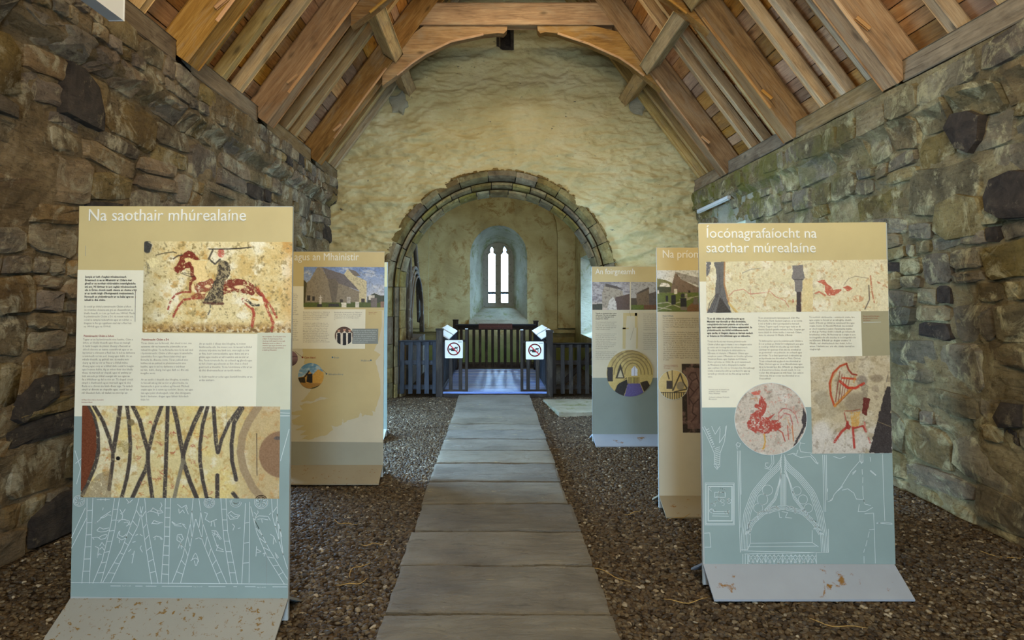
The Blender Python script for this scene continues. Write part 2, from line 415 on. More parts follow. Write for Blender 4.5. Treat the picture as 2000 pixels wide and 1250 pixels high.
def gravel(name, x0, x1, y0, y1, dens, r0, r1, label, seed):
    nx = int((x1 - x0) / .1) + 2; ny = int((y1 - y0) / .1) + 2
    X, Y = np.meshgrid(np.linspace(x0, x1, nx), np.linspace(y0, y1, ny), indexing='ij')
    o = mk(name, np.stack([X, Y, floor_h(X, Y) + .004], -1).reshape(-1, 3), grid_faces(*X.shape), M_soil, None, True)
    tag(o, label, 'gravel', None, 'stuff')
    g = bpy.data.node_groups.new(name + '_scatter', 'GeometryNodeTree')
    g.interface.new_socket('Geometry', in_out='INPUT', socket_type='NodeSocketGeometry')
    g.interface.new_socket('Geometry', in_out='OUTPUT', socket_type='NodeSocketGeometry')
    N = g.nodes.new; L = g.links.new
    gi = N('NodeGroupInput'); go = N('NodeGroupOutput')
    dp = N('GeometryNodeDistributePointsOnFaces'); dp.inputs['Density'].default_value = dens; dp.inputs['Seed'].default_value = seed
    ico = N('GeometryNodeMeshIcoSphere'); ico.inputs['Radius'].default_value = 1; ico.inputs['Subdivisions'].default_value = 2
    nz = N('ShaderNodeTexNoise'); nz.inputs['Scale'].default_value = 1.1
    ps = N('GeometryNodeInputPosition')
    sub = N('ShaderNodeVectorMath'); sub.operation = 'SUBTRACT'; sub.inputs[1].default_value = (.5, .5, .5)
    sc = N('ShaderNodeVectorMath'); sc.operation = 'SCALE'; sc.inputs['Scale'].default_value = .9
    sp = N('GeometryNodeSetPosition'); ss = N('GeometryNodeSetShadeSmooth'); sm = N('GeometryNodeSetMaterial'); sm.inputs['Material'].default_value = M_peb
    L(ico.outputs['Mesh'], sp.inputs['Geometry']); L(ps.outputs[0], nz.inputs['Vector']); L(nz.outputs['Color'], sub.inputs[0]); L(sub.outputs[0], sc.inputs[0]); L(sc.outputs[0], sp.inputs['Offset'])
    L(sp.outputs[0], ss.inputs['Geometry']); L(ss.outputs[0], sm.inputs['Geometry'])
    rr = N('FunctionNodeRandomValue'); rr.data_type = 'FLOAT_VECTOR'; rr.inputs[0].default_value = (-.5, -.5, 0); rr.inputs[1].default_value = (.5, .5, 6.283); rr.inputs['Seed'].default_value = seed + 1
    rs = N('FunctionNodeRandomValue'); rs.data_type = 'FLOAT_VECTOR'; rs.inputs[0].default_value = (r0, r0 * .75, r0 * .5); rs.inputs[1].default_value = (r1, r1 * .85, r1 * .6); rs.inputs['Seed'].default_value = seed + 2
    ip = N('GeometryNodeInstanceOnPoints')
    L(gi.outputs[0], dp.inputs['Mesh']); L(dp.outputs['Points'], ip.inputs['Points']); L(sm.outputs[0], ip.inputs['Instance'])
    L(rr.outputs[0], ip.inputs['Rotation']); L(rs.outputs[0], ip.inputs['Scale'])
    jn = N('GeometryNodeJoinGeometry'); L(ip.outputs[0], jn.inputs[0]); L(gi.outputs[0], jn.inputs[0]); L(jn.outputs[0], go.inputs[0])
    md = o.modifiers.new('scatter', 'NODES'); md.node_group = g
    return o
gravel('gravel', -2.62, -.49, 2.6, END - .03, 3200, .008, .021, 'brown pebble gravel left of the stone path', 3)
gravel('gravel', .55, 3.07, 2.6, END - .03, 3200, .008, .021, 'brown pebble gravel right of the stone path', 31)

path = thing('path', (0.02, 6.5, 0), 'straight path of wide riven stone slabs through the gravel', None, None, 'structure')
box('mortar_bed', -.47, .51, 2.0, 10.28, -.08, -.03, M_soil, path)
JY = [2.05, 2.6, 3.2, 3.776, 4.317, 4.875, 5.466, 6.05, 6.56, 7.08, 7.57, 7.91, 8.34, 8.83, 9.34, 10.27]
for i in range(len(JY) - 1):
    y0, y1 = JY[i] + .015, JY[i + 1] - .015; s = 40 + i
    xl = -.50 + R.uniform(-.008, .008); xr = .54 + R.uniform(-.008, .008)
    nx, ny = (60, 34) if y0 < 6 else (30, 14)
    A, B = np.meshgrid(np.linspace(0, 1, nx), np.linspace(0, 1, ny), indexing='ij')
    sk = R.uniform(-.008, .008)
    X = xl + (xr - xl) * A + (vn(B * 9, A * 0 + s, s) - .5) * .008 * (A < .01) + (vn(B * 9, A * 0 + s + 3, s) - .5) * .008 * (A > .99)
    Y = y0 + (y1 - y0) * B + sk * (A - .5) + (vn(A * 22, B * 0 + s, s) - .5) * .008 * ((B < .01) | (B > .99))
    q = fbm(X * 3 + s + 1.5 * fbm(X * 2, Y * 3, s, 2), Y * 8, s, 5, .55)
    lay = np.floor(q * 9) / 9 * .6 + q * .4
    e = np.minimum(np.minimum(A, 1 - A) * (xr - xl), np.minimum(B, 1 - B) * (y1 - y0))
    Z = .046 + (lay - .5) * .020 - .004 * np.exp(-(e / .008) ** 2) + R.uniform(-.004, .004)
    V = np.stack([X, Y, Z], -1).reshape(-1, 3); F = grid_faces(nx, ny).tolist()
    idx = np.arange(nx * ny).reshape(nx, ny)
    rim = list(idx[:, 0]) + list(idx[-1, 1:]) + list(idx[-2::-1, -1]) + list(idx[0, -2:0:-1])
    low = V[rim].copy(); low[:, 2] = -.05; b = len(V); V = np.vstack([V, low]); n = len(rim)
    F += [[int(rim[k]), b + k, b + (k + 1) % n, int(rim[(k + 1) % n])] for k in range(n)]
    mk('paving_slab', V, F, M_slab, path, False)

def loose_slab(name, quad, z0, z1, m, label, cat):
    t = thing(name, (sum(p[0] for p in quad) / 4, sum(p[1] for p in quad) / 4, z0), label, cat)
    n = 12; A, B = np.meshgrid(np.linspace(0, 1, n), np.linspace(0, 1, n), indexing='ij')
    q = np.array(quad)
    P = q[0] * ((1 - A) * (1 - B))[..., None] + q[1] * (A * (1 - B))[..., None] + q[2] * (A * B)[..., None] + q[3] * ((1 - A) * B)[..., None]
    Z = z1 + (fbm(P[..., 0] * 4, P[..., 1] * 4, 3, 3) - .5) * .02
    V = np.concatenate([P, Z[..., None]], -1).reshape(-1, 3); F = grid_faces(n, n).tolist()
    idx = np.arange(n * n).reshape(n, n); rim = list(idx[:, 0]) + list(idx[-1, 1:]) + list(idx[-2::-1, -1]) + list(idx[0, -2:0:-1])
    low = V[rim].copy(); low[:, 2] = z0; b = len(V); V = np.vstack([V, low]); k2 = len(rim)
    F += [[int(rim[k]), b + k, b + (k + 1) % k2, int(rim[(k + 1) % k2])] for k in range(k2)]
    mk('slab_body', V, F, m, t)
loose_slab('flagstone', [(.84, 8.75), (1.7, 8.75), (1.7, 9.85), (.72, 9.85)], -.03, .035, M_splay, 'pale flagstone lying in the gravel before the right-hand picket fence', 'flagstone')

# ------------------------------------------------------------------ side walls of rubble stone
LEDGE_L, LEDGE_R = 2.87, 2.76
def xl(y, z):
    b = -2.70 + .035 * (y - 3.8); top = -2.46
    x = b + (top - b) * np.clip(z / 2.8, 0, 1) ** 1.2
    return x + (-2.36 - x) * np.clip((z - LEDGE_L) / .05, 0, 1)
def xr(y, z):
    x = 3.12 - .03 * np.clip(z / 3, 0, 1)
    return x - .07 * np.clip((z - LEDGE_R) / .05, 0, 1)
DOORL = (5.95, 8.35, -1, 2.3); WINR = (8.3, 9.35, .95, 2.46)
def side_wall(side, y0, y1, zt, hole, mort, stone):
    fx = xl if side < 0 else xr
    name = 'wall_left' if side < 0 else 'wall_right'
    ny = int((y1 - y0) / .035); nz = int(zt / .035)
    Y, Z = np.meshgrid(np.linspace(y0, y1, ny), np.linspace(-.1, zt, nz), indexing='ij')
    D = (fbm(Y * 1.7, Z * 2.6, 11 + side, 5) - .5) * .06 + (fbm(Y * 8, Z * 11, 3 + side, 4, .6) - .5) * .055 + .002
    D *= np.clip((zt + .02 - Z) / .05, .3, 1)
    X = fx(Y, Z) - side * D
    yc = (Y[:-1, :-1] + Y[1:, 1:]) / 2; zc = (Z[:-1, :-1] + Z[1:, 1:]) / 2
    keep = ~((yc > hole[0]) & (yc < hole[1]) & (zc > hole[2]) & (zc < hole[3]))
    V, F = compact(np.stack([X, Y, Z], -1).reshape(-1, 3), grid_faces(ny, nz, keep))
    w = mk(name, V, F, mort, None, True); tag(w, None, None, None, 'structure')
    # reveal of the opening and outer skin
    b = MB(); xo = fx(np.array(hole[0]), np.array(1.0)) * 1.0; xi = float(xo) - side * .02; xe = float(xo) + side * .85
    a0, a1 = sorted((xi, xe)); t = .3
    b.box(a0, a1, hole[0] - t, hole[0] + .02, max(hole[2], -.1), hole[3] + t); b.box(a0, a1, hole[1] - .02, hole[1] + t, max(hole[2], -.1), hole[3] + t)
    b.box(a0, a1, hole[0], hole[1], hole[3] - .02, hole[3] + t)
    if hole[2] > 0: b.box(a0, a1, hole[0], hole[1], hole[2] - t, hole[2] + .02)
    b.obj('reveal', M_splay, w)
    s = MB(); e0, e1 = sorted((xe - side * .05, xe))
    s.box(e0, e1, -4, hole[0], -.1, zt + .3); s.box(e0, e1, hole[1], 11, -.1, zt + .3); s.box(e0, e1, hole[0], hole[1], hole[3], zt + .3)
    if hole[2] > 0: s.box(e0, e1, hole[0], hole[1], -.1, hole[2])
    a0, a1 = sorted((fx(np.array(5.), np.array(3.)) + side * .1, xe)); s.box(float(a0), float(a1), -4, 11, zt - .02, zt + .1)
    q0, q1 = sorted((float(fx(np.array(y0), np.array(0.))), xe)); s.box(q0, q1, -4, y0 + .02, -.1, zt)
    s.obj('outer_skin', mort, w)
    # stones
    rr = random.Random(100 + side); cells = []
    z = -.05
    while z < zt - .05:
        h = rr.choice((.10, .14, .2, .26, .34)) * rr.uniform(.85, 1.15)
        if side < 0 and z < LEDGE_L < z + h: h = LEDGE_L - z + .01 if LEDGE_L - z > .08 else LEDGE_L - z + .12
        if z + h > zt: h = zt - z
        y = y0 - rr.uniform(0, .3)
        while y < y1 - .05:
            wd = h * rr.uniform(.9, 2.6) * rr.choice((.8, 1, 1.25)); wd = min(max(wd, .12), .75)
            if h > .2 and rr.random() < .45:
                k = rr.uniform(.35, .65)
                cells.append((y, y + wd, z, z + h * k)); cells.append((y, y + wd, z + h * k, z + h))
                if rr.random() < .5: y += wd; continue
            else: cells.append((y, y + wd, z, z + h))
            y += wd
        z += h
    pieces = []
    for (a, b2, c, d) in cells:
        if b2 > y1 - .02: b2 = y1 - .02
        if a < y0: a = y0
        w2, h2 = b2 - a, d - c
        if w2 < .06 or h2 < .05: continue
        yc0, zc0 = (a + b2) / 2, (c + d) / 2
        if hole[0] - .15 < yc0 < hole[1] + .15 and hole[2] - .1 < zc0 < hole[3] + .1: continue
        if rr.random() < .10: continue
        zc0 += (vn(yc0 * 1.3, zc0 * .8, 9) - .5) * .10
        n = 10; pr = rr.uniform(.006, .036); ti = rr.uniform(-.16, .16); V = []
        hw, hh = w2 / 2 - .006, h2 / 2 - .005; ck = [rr.uniform(.12, .42) for _ in range(4)]; j = lambda k: rr.uniform(-k, k)
        base = [(-1, -1 + ck[0]), (-1 + ck[0], -1), (j(.3), -1), (1 - ck[1], -1), (1, -1 + ck[1]), (1, 1 - ck[2]), (1 - ck[2], 1), (j(.3), 1), (-1 + ck[3], 1), (-1, 1 - ck[3])]
        ring = []
        for (u, v) in base:
            u = (u + j(.10)) * hw; v = (v + j(.12)) * hh
            ring.append((u * math.cos(ti) - v * math.sin(ti) * .6, v * math.cos(ti) + u * math.sin(ti) * .6))
        tl = (rr.uniform(-.07, .07), rr.uniform(-.09, .09))
        for sc, dep in ((1.04, pr - .05), (.95, pr - .003), (.6, pr + .004)):
            for (u, v) in ring:
                dd = dep + (u * tl[0] + v * tl[1]) + rr.uniform(-.006, .006)
                yy, zz = yc0 + u * sc, zc0 + v * sc
                V.append((float(fx(np.array(yy), np.array(zz))) - side * dd, yy, zz))
        V.append((float(fx(np.array(yc0), np.array(zc0))) - side * (pr + rr.uniform(-.004, .008)), yc0, zc0))
        F = [(r * n + k, r * n + (k + 1) % n, (r + 1) * n + (k + 1) % n, (r + 1) * n + k) for r in range(2) for k in range(n)] + [(2 * n + k, 2 * n + (k + 1) % n, 3 * n) for k in range(n)]
        if side > 0: F = [f[::-1] for f in F]
        cpt = (V[-1]); vis = in_view(cpt, 60)
        pieces.append(((w2 * h2 / max(yc0, 2.5) ** 3 if vis else 0), V, F))
    pieces.sort(key=lambda p: -p[0])
    rest = MB()
    for i, (k, V, F) in enumerate(pieces):
        if i < 300 and k > 0:
            mk('stone', V, F, M_slatestone if rr.random() < .04 else stone, w, False)
        else: rest.add(V, F)
    if rest.v:
        o = rest.obj('rubble_stone', stone, w, True); tag(o, None, None, None, 'stuff')
    return w
WL = side_wall(-1, 2.2, END + .03, 3.24, DOORL, M_mortarL, M_stoneL)
WR = side_wall(1, 2.2, END + .03, 3.07, WINR, M_mortarR, M_stoneR)
# west gable behind the camera, with its doorway
b = MB(); b.box(-3.6, -.2, -3.5, -3.2, -.1, 7.3); b.box(.7, 4.0, -3.5, -3.2, -.1, 7.3); b.box(-.2, .7, -3.5, -3.2, 2.0, 7.3)
wb = b.obj('wall_back', M_mortarL); tag(wb, None, None, None, 'structure')

# a few large dark slates that stand out in the walls
def face_stone(wall, side, outline, pr, m, label):
    fx = xl if side < 0 else xr
    pts = []
    for (px, py) in outline:
        # march the ray to the wall surface
        lo, hi = 2.2, 10.2
        for _ in range(40):
            mid = (lo + hi) / 2; p = U(px, py, mid)
            ins = (p[0] > float(fx(np.array(mid), np.array(p[2])))) if side < 0 else (p[0] < float(fx(np.array(mid), np.array(p[2]))))
            if ins: lo = mid
            else: hi = mid
        p = U(px, py, lo); pts.append((p[1], p[2]))
    n = len(pts); cy = sum(p[0] for p in pts) / n; cz = sum(p[1] for p in pts) / n
    V = []
    for sc, dep in ((1.04, -.03), (.97, pr * .85), (.6, pr)):
        for (y, z) in pts:
            yy = cy + (y - cy) * sc; zz = cz + (z - cz) * sc
            V.append((float(fx(np.array(yy), np.array(zz))) - side * (dep + R.uniform(-.004, .004)), yy, zz))
    V.append((float(fx(np.array(cy), np.array(cz))) - side * pr, cy, cz))
    F = [(r * n + k, r * n + (k + 1) % n, (r + 1) * n + (k + 1) % n, (r + 1) * n + k) for r in range(2) for k in range(n)] + [(2 * n + k, 2 * n + (k + 1) % n, 3 * n) for k in range(n)]
    o = mk('stone', V, F, m, wall, False); o['label'] = label
face_stone(WL, -1, [(110, 220), (112, 165), (120, 117), (150, 135), (178, 170), (188, 225), (188, 258), (150, 240)], .07, M_slatestone, 'large dark slate stone high in the wall')
face_stone(WL, -1, [(15, 820), (30, 775), (60, 740), (100, 730), (103, 775), (70, 800), (30, 828)], .06, M_slatestone, 'dark slate stone')
face_stone(WL, -1, [(48, 1055), (55, 1010), (100, 965), (142, 950), (142, 1030), (90, 1055), (50, 1072)], .06, M_slatestone, 'dark slate stone at the foot of the wall')
face_stone(WR, 1, [(1858, 250), (1872, 222), (1905, 215), (1930, 225), (1925, 275), (1905, 300), (1880, 290)], .07, M_slatestone, 'dark grey rounded stone')
face_stone(WR, 1, [(1935, 385), (1950, 350), (1990, 332), (2030, 335), (2030, 425), (1970, 428), (1940, 412)], .07, M_slatestone, 'large dark stone')
face_stone(WR, 1, [(1840, 400), (1880, 378), (1920, 385), (1930, 420), (1918, 460), (1860, 470), (1832, 450)], .06, M_stoneR, 'large brown stone')
face_stone(WR, 1, [(1952, 815), (1970, 785), (2010, 790), (2010, 835), (1965, 836)], .06, M_slatestone, 'dark stone')

# ------------------------------------------------------------------ gable wall with the chancel arch
ACX, ACZ, RO, RI = .10, 1.65, 1.745, 1.50
def end_wall():
    nx, nz = 380, 480
    X, Z = np.meshgrid(np.linspace(-2.75, 3.3, nx), np.linspace(-.1, 7.2, nz), indexing='ij')
    rip = fbm(X * 1.5 + 2 * fbm(X, Z, 6, 2), Z * 5.5, 21, 4, .55)
    D = (rip - .5) * .12 + (fbm(X * .9, Z * 1.0, 8, 3) - .5) * .08 + (fbm(X * 5, Z * 13 + 2 * fbm(X * 2, Z * 2, 7, 2), 5, 4, .6) - .5) * .12
    ang = np.arctan2(Z - ACZ, X - ACX); rad = np.hypot(X - ACX, Z - ACZ)
    ray = (vn(ang * 26, rad * 1.5, 4) - .5) * .05 * np.clip((X - ACX + .2) / .6, 0, 1) * np.clip((2.9 - rad) / .8, 0, 1)
    D = D + ray
    xc = (X[:-1, :-1] + X[1:, 1:]) / 2; zc = (Z[:-1, :-1] + Z[1:, 1:]) / 2
    rc = np.hypot(xc - ACX, zc - ACZ)
    hole = ((rc < RO - .06) & (zc > ACZ)) | ((np.abs(xc - ACX) < RO - .06) & (zc <= ACZ))
    sl0 = U(976, 92, END); sl1 = U(997, 52, END)
    slit = (xc > sl0[0]) & (xc < sl1[0]) & (zc > sl0[2]) & (zc < sl1[2])
    V, F = compact(np.stack([X, END - D * .9, Z], -1).reshape(-1, 3), grid_faces(nx, nz, ~(hole | slit)))
    w = mk('wall_end', V, F, M_end, None, True); tag(w, None, None, None, 'structure')
    b = MB(); b.box(sl0[0] - .05, sl0[0], END - .02, END + .5, sl0[2] - .05, sl1[2] + .05); b.box(sl1[0], sl1[0] + .05, END - .02, END + .5, sl0[2] - .05, sl1[2] + .05)
    b.box(sl0[0], sl1[0], END + .26, END + .29, sl0[2], sl1[2]); b.box(sl0[0], sl1[0], END - .02, END + .5, sl0[2] - .05, sl0[2]); b.box(sl0[0], sl1[0], END - .02, END + .5, sl1[2], sl1[2] + .05)
    b.obj('putlog_hole', M_slatestone, w)
    bk = MB(); bk.box(-2.9, ACX - RO + .1, END + .3, END + .42, -.1, 4); bk.box(ACX + RO - .1, 3.5, END + .3, END + .42, -.1, 4); bk.box(-2.9, 3.5, END + .3, END + .42, ACZ + RO - .05, 7.3)
    bk.obj('rear_face', M_chancel, w)
    # cement patches round the purlin ends and plaster lip at the left corner
    for (c, s) in (((782, 196), 1), ((1248, 196), -1)):
        p = U(c[0], c[1], END); V = []; n = 14
        for k in range(n):
            a = 2 * math.pi * k / n; r = .17 * R.uniform(.55, 1.25)
            V.append((p[0] + r * math.cos(a) * .9, END - .035, p[2] + r * math.sin(a) - .03))
        V2 = [(p[0] + (v[0] - p[0]) * .7, END - .05, p[2] + (v[2] - p[2]) * .7) for v in V]
        V3 = [(p[0] + (v[0] - p[0]) * 1.15, END + .05, p[2] + (v[2] - p[2]) * 1.15) for v in V]
        F = [(k, (k + 1) % n, n + (k + 1) % n, n + k) for k in range(n)] + [(2 * n + k, 2 * n + (k + 1) % n, (k + 1) % n, k) for k in range(n)] + [tuple(range(n, 2 * n))]
        mk('cement_patch', V + V2 + V3, F, M_patch, w)
    return w
WE = end_wall()

arch = thing('chancel_arch', (ACX, END + .3, 0), 'round chancel arch of weathered moulded stone blocks', None, None, 'structure')
PO = [(RO + .03, .10), (RO + .01, -.035), (1.675, -.055), (1.64, -.01), (1.615, .09), (1.615, .2)]          # outer order profile: radius, y from wall face
PI_ = [(1.615, .17), (1.585, .065), (1.55, .07), (1.522, .13), (1.512, .24), (1.512, .3), (1.615, .3)]
PT_ = [(1.512, .27), (1.492, .17), (1.462, .185), (1.437, .26), (1.42, .34), (1.415, .42), (1.512, .42)]
def wx(r): return r * (1 + .035 * min(max((1.6 - r) / .15, 0), 1))
bkr = MB()
for k in range(40):
    a0, a1 = math.pi * k / 40, math.pi * (k + 1) / 40; q = [(r, a) for r, a in ((1.44, a0), (1.74, a0), (1.74, a1), (1.44, a1))]
    bkr.add([(ACX + wx(r) * math.cos(a), END + .30, ACZ + r * math.sin(a)) for r, a in q], [(0, 1, 2, 3)])
bkr.obj('joint_mortar', M_slatestone, arch)
def sweep(prof, a0, a1, seg, jit):
    V = []; n = len(prof)
    for i in range(seg + 1):
        a = a0 + (a1 - a0) * i / seg
        for (r, y) in prof: V.append((ACX + (wx(r) + jit) * math.cos(a), END + y + jit * .5, ACZ + (r + jit) * math.sin(a)))
    F = [(i * n + k, (i + 1) * n + k, (i + 1) * n + (k + 1) % n, i * n + (k + 1) % n) for i in range(seg) for k in range(n)]
    F += [tuple(range(n)), tuple(range((seg + 1) * n - 1, seg * n - 1, -1))]
    return V, F
def jamb(prof, side, z0, z1, jit):
    V = []; n = len(prof)
    for z in (z0, z1):
        for (r, y) in prof: V.append((ACX + side * (wx(r) + jit), END + y + jit * .5, z))
    return V, [(k, (k + 1) % n, n + (k + 1) % n, n + k) for k in range(n)] + [tuple(range(n))[::-1], tuple(range(n, 2 * n))]
for prof, cnt in ((PO, 15), (PI_, 17), (PT_, 19)):
    cuts = [0]
    while len(cuts) <= cnt: cuts.append(cuts[-1] + R.uniform(.75, 1.25))
    cuts = [c / cuts[-1] * math.pi for c in cuts]
    for i in range(cnt):
        V, F = sweep(prof, cuts[i] + .004, cuts[i + 1] - .004, 4, R.uniform(-.008, .006)); mk('voussoir', V, F, M_arch, arch)
    for side in (-1, 1):
        z = ACZ
        while z > 0:
            h = R.uniform(.22, .5); z0 = max(z - h, -.05)
            if z0 < .12: z0 = -.05
            V, F = jamb(prof, side, z0 + .003, z - .003, R.uniform(-.01, .006)); mk('jamb_stone', V, F, M_arch, arch); z = z0
fl = MB()
for i in range(110):         # ragged slate edge above the arch ring
    a = math.pi * (i + R.uniform(-.4, .4)) / 110; r0 = RO + R.uniform(.0, .02); l = R.uniform(.01, .04); y = END - R.uniform(.02, .05)
    ca, sa = math.cos(a), math.sin(a); w2 = R.uniform(.015, .06)
    q = [(ACX + r0 * ca - sa * w2, y, ACZ + r0 * sa + ca * w2), (ACX + r0 * ca + sa * w2, y, ACZ + r0 * sa - ca * w2), (ACX + (r0 + l) * ca + sa * w2 * .7, y + .02, ACZ + (r0 + l) * sa - ca * w2 * .7), (ACX + (r0 + l) * ca - sa * w2 * .6, y + .02, ACZ + (r0 + l) * sa + ca * w2 * .6)]
    fl.add(q + [(x, y2 + .1, z) for x, y2, z in q], [(0, 1, 2, 3), (0, 4, 5, 1), (1, 5, 6, 2), (2, 6, 7, 3), (3, 7, 4, 0)])
tag(fl.obj('slate_sliver', M_arch, arch), None, None, None, 'stuff')

# ------------------------------------------------------------------ chancel
CY0, CY1, CHW = END + .40, 16.0, 1.9
def chancel():
    sp = 2.9
    # side walls and vault in one barrel profile
    prof = [(-CHW, -.1), (-CHW, 1.0), (-CHW, 2.0), (-CHW, sp)] + [(-CHW * math.cos(math.pi * k / 24), sp + CHW * math.sin(math.pi * k / 24)) for k in range(1, 24)] + [(CHW, sp), (CHW, 2.35), (CHW, 1.4), (CHW, .7), (CHW, -.1)]
    ys = [CY0, 11.5, 12.2, 13.0, 13.1, 13.9, 14.8, 15.4, CY1]
    V = [(x, y, z) for y in ys for x, z in prof]; n = len(prof); F = []
    WN = (13.1, 14.8, .7, 2.35)
    for i in range(len(ys) - 1):
        for k in range(n - 1):
            p0, p1 = prof[k], prof[k + 1]; yc = (ys[i] + ys[i + 1]) / 2
            if p0[0] == CHW and p1[0] == CHW and WN[0] < yc < WN[1] and min(p0[1], p1[1]) >= WN[2] - .01 and max(p0[1], p1[1]) <= WN[3] + .01: continue
            F.append((i * n + k, i * n + k + 1, (i + 1) * n + k + 1, (i + 1) * n + k))
    w = mk('wall_chancel', V, F, M_chancel); tag(w, None, None, None, 'structure')
    b = MB()   # splayed reveal of the right-hand window
    x0, x1 = CHW, 2.55
    a, c = (13.1, .7), (14.8, 2.35); a2, c2 = (13.5, .9), (14.45, 2.15)
    q = [(x0, a[0], a[1]), (x0, c[0], a[1]), (x0, c[0], c[1]), (x0, a[0], c[1]), (x1, a2[0], a2[1]), (x1, c2[0], a2[1]), (x1, c2[0], c2[1]), (x1, a2[0], c2[1])]
    b.add(q, [(0, 1, 5, 4), (1, 2, 6, 5), (2, 3, 7, 6), (3, 0, 4, 7)]); b.obj('window_splay', M_splay, w)
    # back wall with arched opening, wall rib, splayed window
    cx, hw, zs, zt = .13, .67, .96, 3.18
    def arcpts(cx, hw, zbot, ztop, rise, y, n=16, pointed=0.0):
        pts = [(cx - hw, zbot)]
        for k in range(n + 1):
            t = math.pi * (1 - k / n); s = math.sin(t)
            pts.append((cx + hw * math.cos(t), ztop - rise + rise * (s ** (1 - pointed * .35))))
        pts.append((cx + hw, zbot)); return [(x, y, z) for x, z in pts]
    inner = arcpts(cx, hw, zs, zt, .72, CY1); outer = arcpts(0, 1.95, -.1, 4.85, 1.95, CY1)
    n = len(inner)
    mk('back_wall_face', inner + outer, [(k, k + 1, n + k + 1, n + k) for k in range(n - 1)], M_chancel, w)
    mk('back_wall_face', [inner[0], inner[-1], outer[-1], outer[0]], [(0, 1, 2, 3)], M_chancel, w)
    r0 = arcpts(0, 1.5, .78, 4.45, 1.5, CY1 - .2); r1 = arcpts(0, 1.95, .78, 4.85, 1.95, CY1 - .2); r2 = arcpts(0, 1.5, .78, 4.45, 1.5, CY1 + .01)
    mk('wall_rib', r0 + r1 + r2, [(k, k + 1, n + k + 1, n + k) for k in range(n - 1)] + [(k, 2 * n + k, 2 * n + k + 1, k + 1) for k in range(n - 1)], M_chancel, w)
    box('plinth_course', -1.9, -.62, CY1 - .14, CY1, .70, .80, M_chancel, w)
    box('plinth_course', .95, 1.9, CY1 - .14, CY1, .66, .74, M_chancel, w)
    # east window
    win = thing('window_1', (cx, CY1 + .9, zs), 'twin lancet window deep in a splayed plaster embrasure', None, None, 'structure')
    back = arcpts(cx + .0, .37, 1.27, 2.85, .37, CY1 + 1.0, 16, 0)
    f = arcpts(cx, hw, zs, zt, .72, CY1)
    mk('embrasure', f + back, [(k, n + k, n + k + 1, k + 1) for k in range(n - 1)], M_splay, win, False)
    mk('sill', [f[0], f[-1], back[-1], back[0]], [(0, 1, 2, 3)], M_splay, win)
    sl = MB(); sl.box(cx - hw - .02, cx + hw + .02, CY1 - .06, CY1 + .02, zs - .16, zs + .01); sl.obj('sill_edge', M_splay, win)
    yb = CY1 + 1.0
    # tracery plate with two lights (each: narrow pointed cusp above a rectangle)
    L = []
    for c in (cx - .16, cx + .16):
        L.append((c - .085, c + .085))
    zb, zl = 1.36, 2.62
    tr = MB(); y0, y1 = yb - .02, yb + .14
    xs = [cx - .40, L[0][0], L[0][1], L[1][0], L[1][1], cx + .40]
    for i in (0, 2, 4): tr.box(xs[i], xs[i + 1], y0, y1, 1.2, 2.95)
    for (a, bq) in L:
        tr.box(a, bq, y0, y1, 1.2, zb); c = (a + bq) / 2
        hp = [(a, 2.95), (a, zl - .06), (c - .05, zl - .03), (c - .028, zl), (c - .042, zl + .05), (c - .03, zl + .09), (c, zl + .14), (c, 2.95)]
        tr.prism(hp, y0, y1); tr.prism([(2 * c - x, z) for x, z in hp][::-1], y0, y1)
    tr.obj('tracery', M_tracery, win)
    cap = MB(); cap.box(cx - .38, cx + .38, yb + .14, yb + .3, 2.95, 3.4); cap.obj('tracery_head', M_tracery, win)
    for (a, bq) in L:
        p = mk('pane', [(a - .01, yb + .06, zb - .01), (bq + .01, yb + .06, zb - .01), (bq + .01, yb + .06, zl + .15), (a - .01, yb + .06, zl + .15)], [(0, 1, 2, 3)], M_glass, win)
        g = MB(); g.box(a - .005, bq + .005, yb + .0, yb + .07, 1.57, 1.635); g.obj('glazing_bar', M_leadb, p)
    ml = MB(); ml.box(cx - .40, cx + .40, yb - .05, yb + .02, 1.24, 1.34); ml.obj('lower_rail', M_tracery, win)
    return w
WC = chancel()

# ornate canopied wall tomb on the left of the chancel, seen edge-on
tomb = thing('canopied_tomb', (-1.75, 12.6, 0), 'dark carved stone canopied tomb against the left chancel wall', 'tomb')
for i, (x, w2) in enumerate(((-1.60, .10), (-1.50, .07), (-1.41, .06))):
    b = MB(); b.tube([(x, 11.5, 0), (x, 11.5, 1.3), (x + .01, 11.55, 2.0), (x - .02, 11.7, 2.7), (x - .04, 12.0, 3.2)], [w2 * .55, w2 * .5, w2 * .45, w2 * .4, w2 * .25], 8); b.obj('moulded_shaft', M_tomb, tomb, True)
box('tomb_chest', -1.88, -1.38, 11.6, 13.9, 0, .75, M_tomb, tomb)
for k, (off, rr_) in enumerate(((0, .035), (.09, .025), (.17, .02))):
    b = MB(); b.tube([(-1.46 + .03 * k, 11.55 + off + (12.75 - 11.55 - off) * (1 - math.cos(t)), .8 + (1.25 - off) * math.sin(t)) for t in [math.pi / 2 * j / 10 for j in range(11)]] + [(-1.46 + .03 * k, 12.75 + (1.15 - off) * math.sin(t), .8 + (1.25 - off) * math.cos(t)) for t in [math.pi / 2 * j / 10 for j in range(1, 11)]], rr_, 8); b.obj('canopy_arch', M_tomb, tomb, True)
b = MB(); b.tube([(-1.5, 11.6, 1.0), (-1.5, 12.0, 2.0), (-1.5, 12.5, 2.6), (-1.5, 12.75, 3.1), (-1.5, 13.0, 2.6), (-1.5, 13.5, 2.0), (-1.5, 13.9, 1.0)], .045, 8); b.obj('ogee_hood', M_tomb, tomb, True)
box('back_slab', -1.89, -1.72, 11.6, 13.9, .75, 2.9, M_slatestone, tomb)

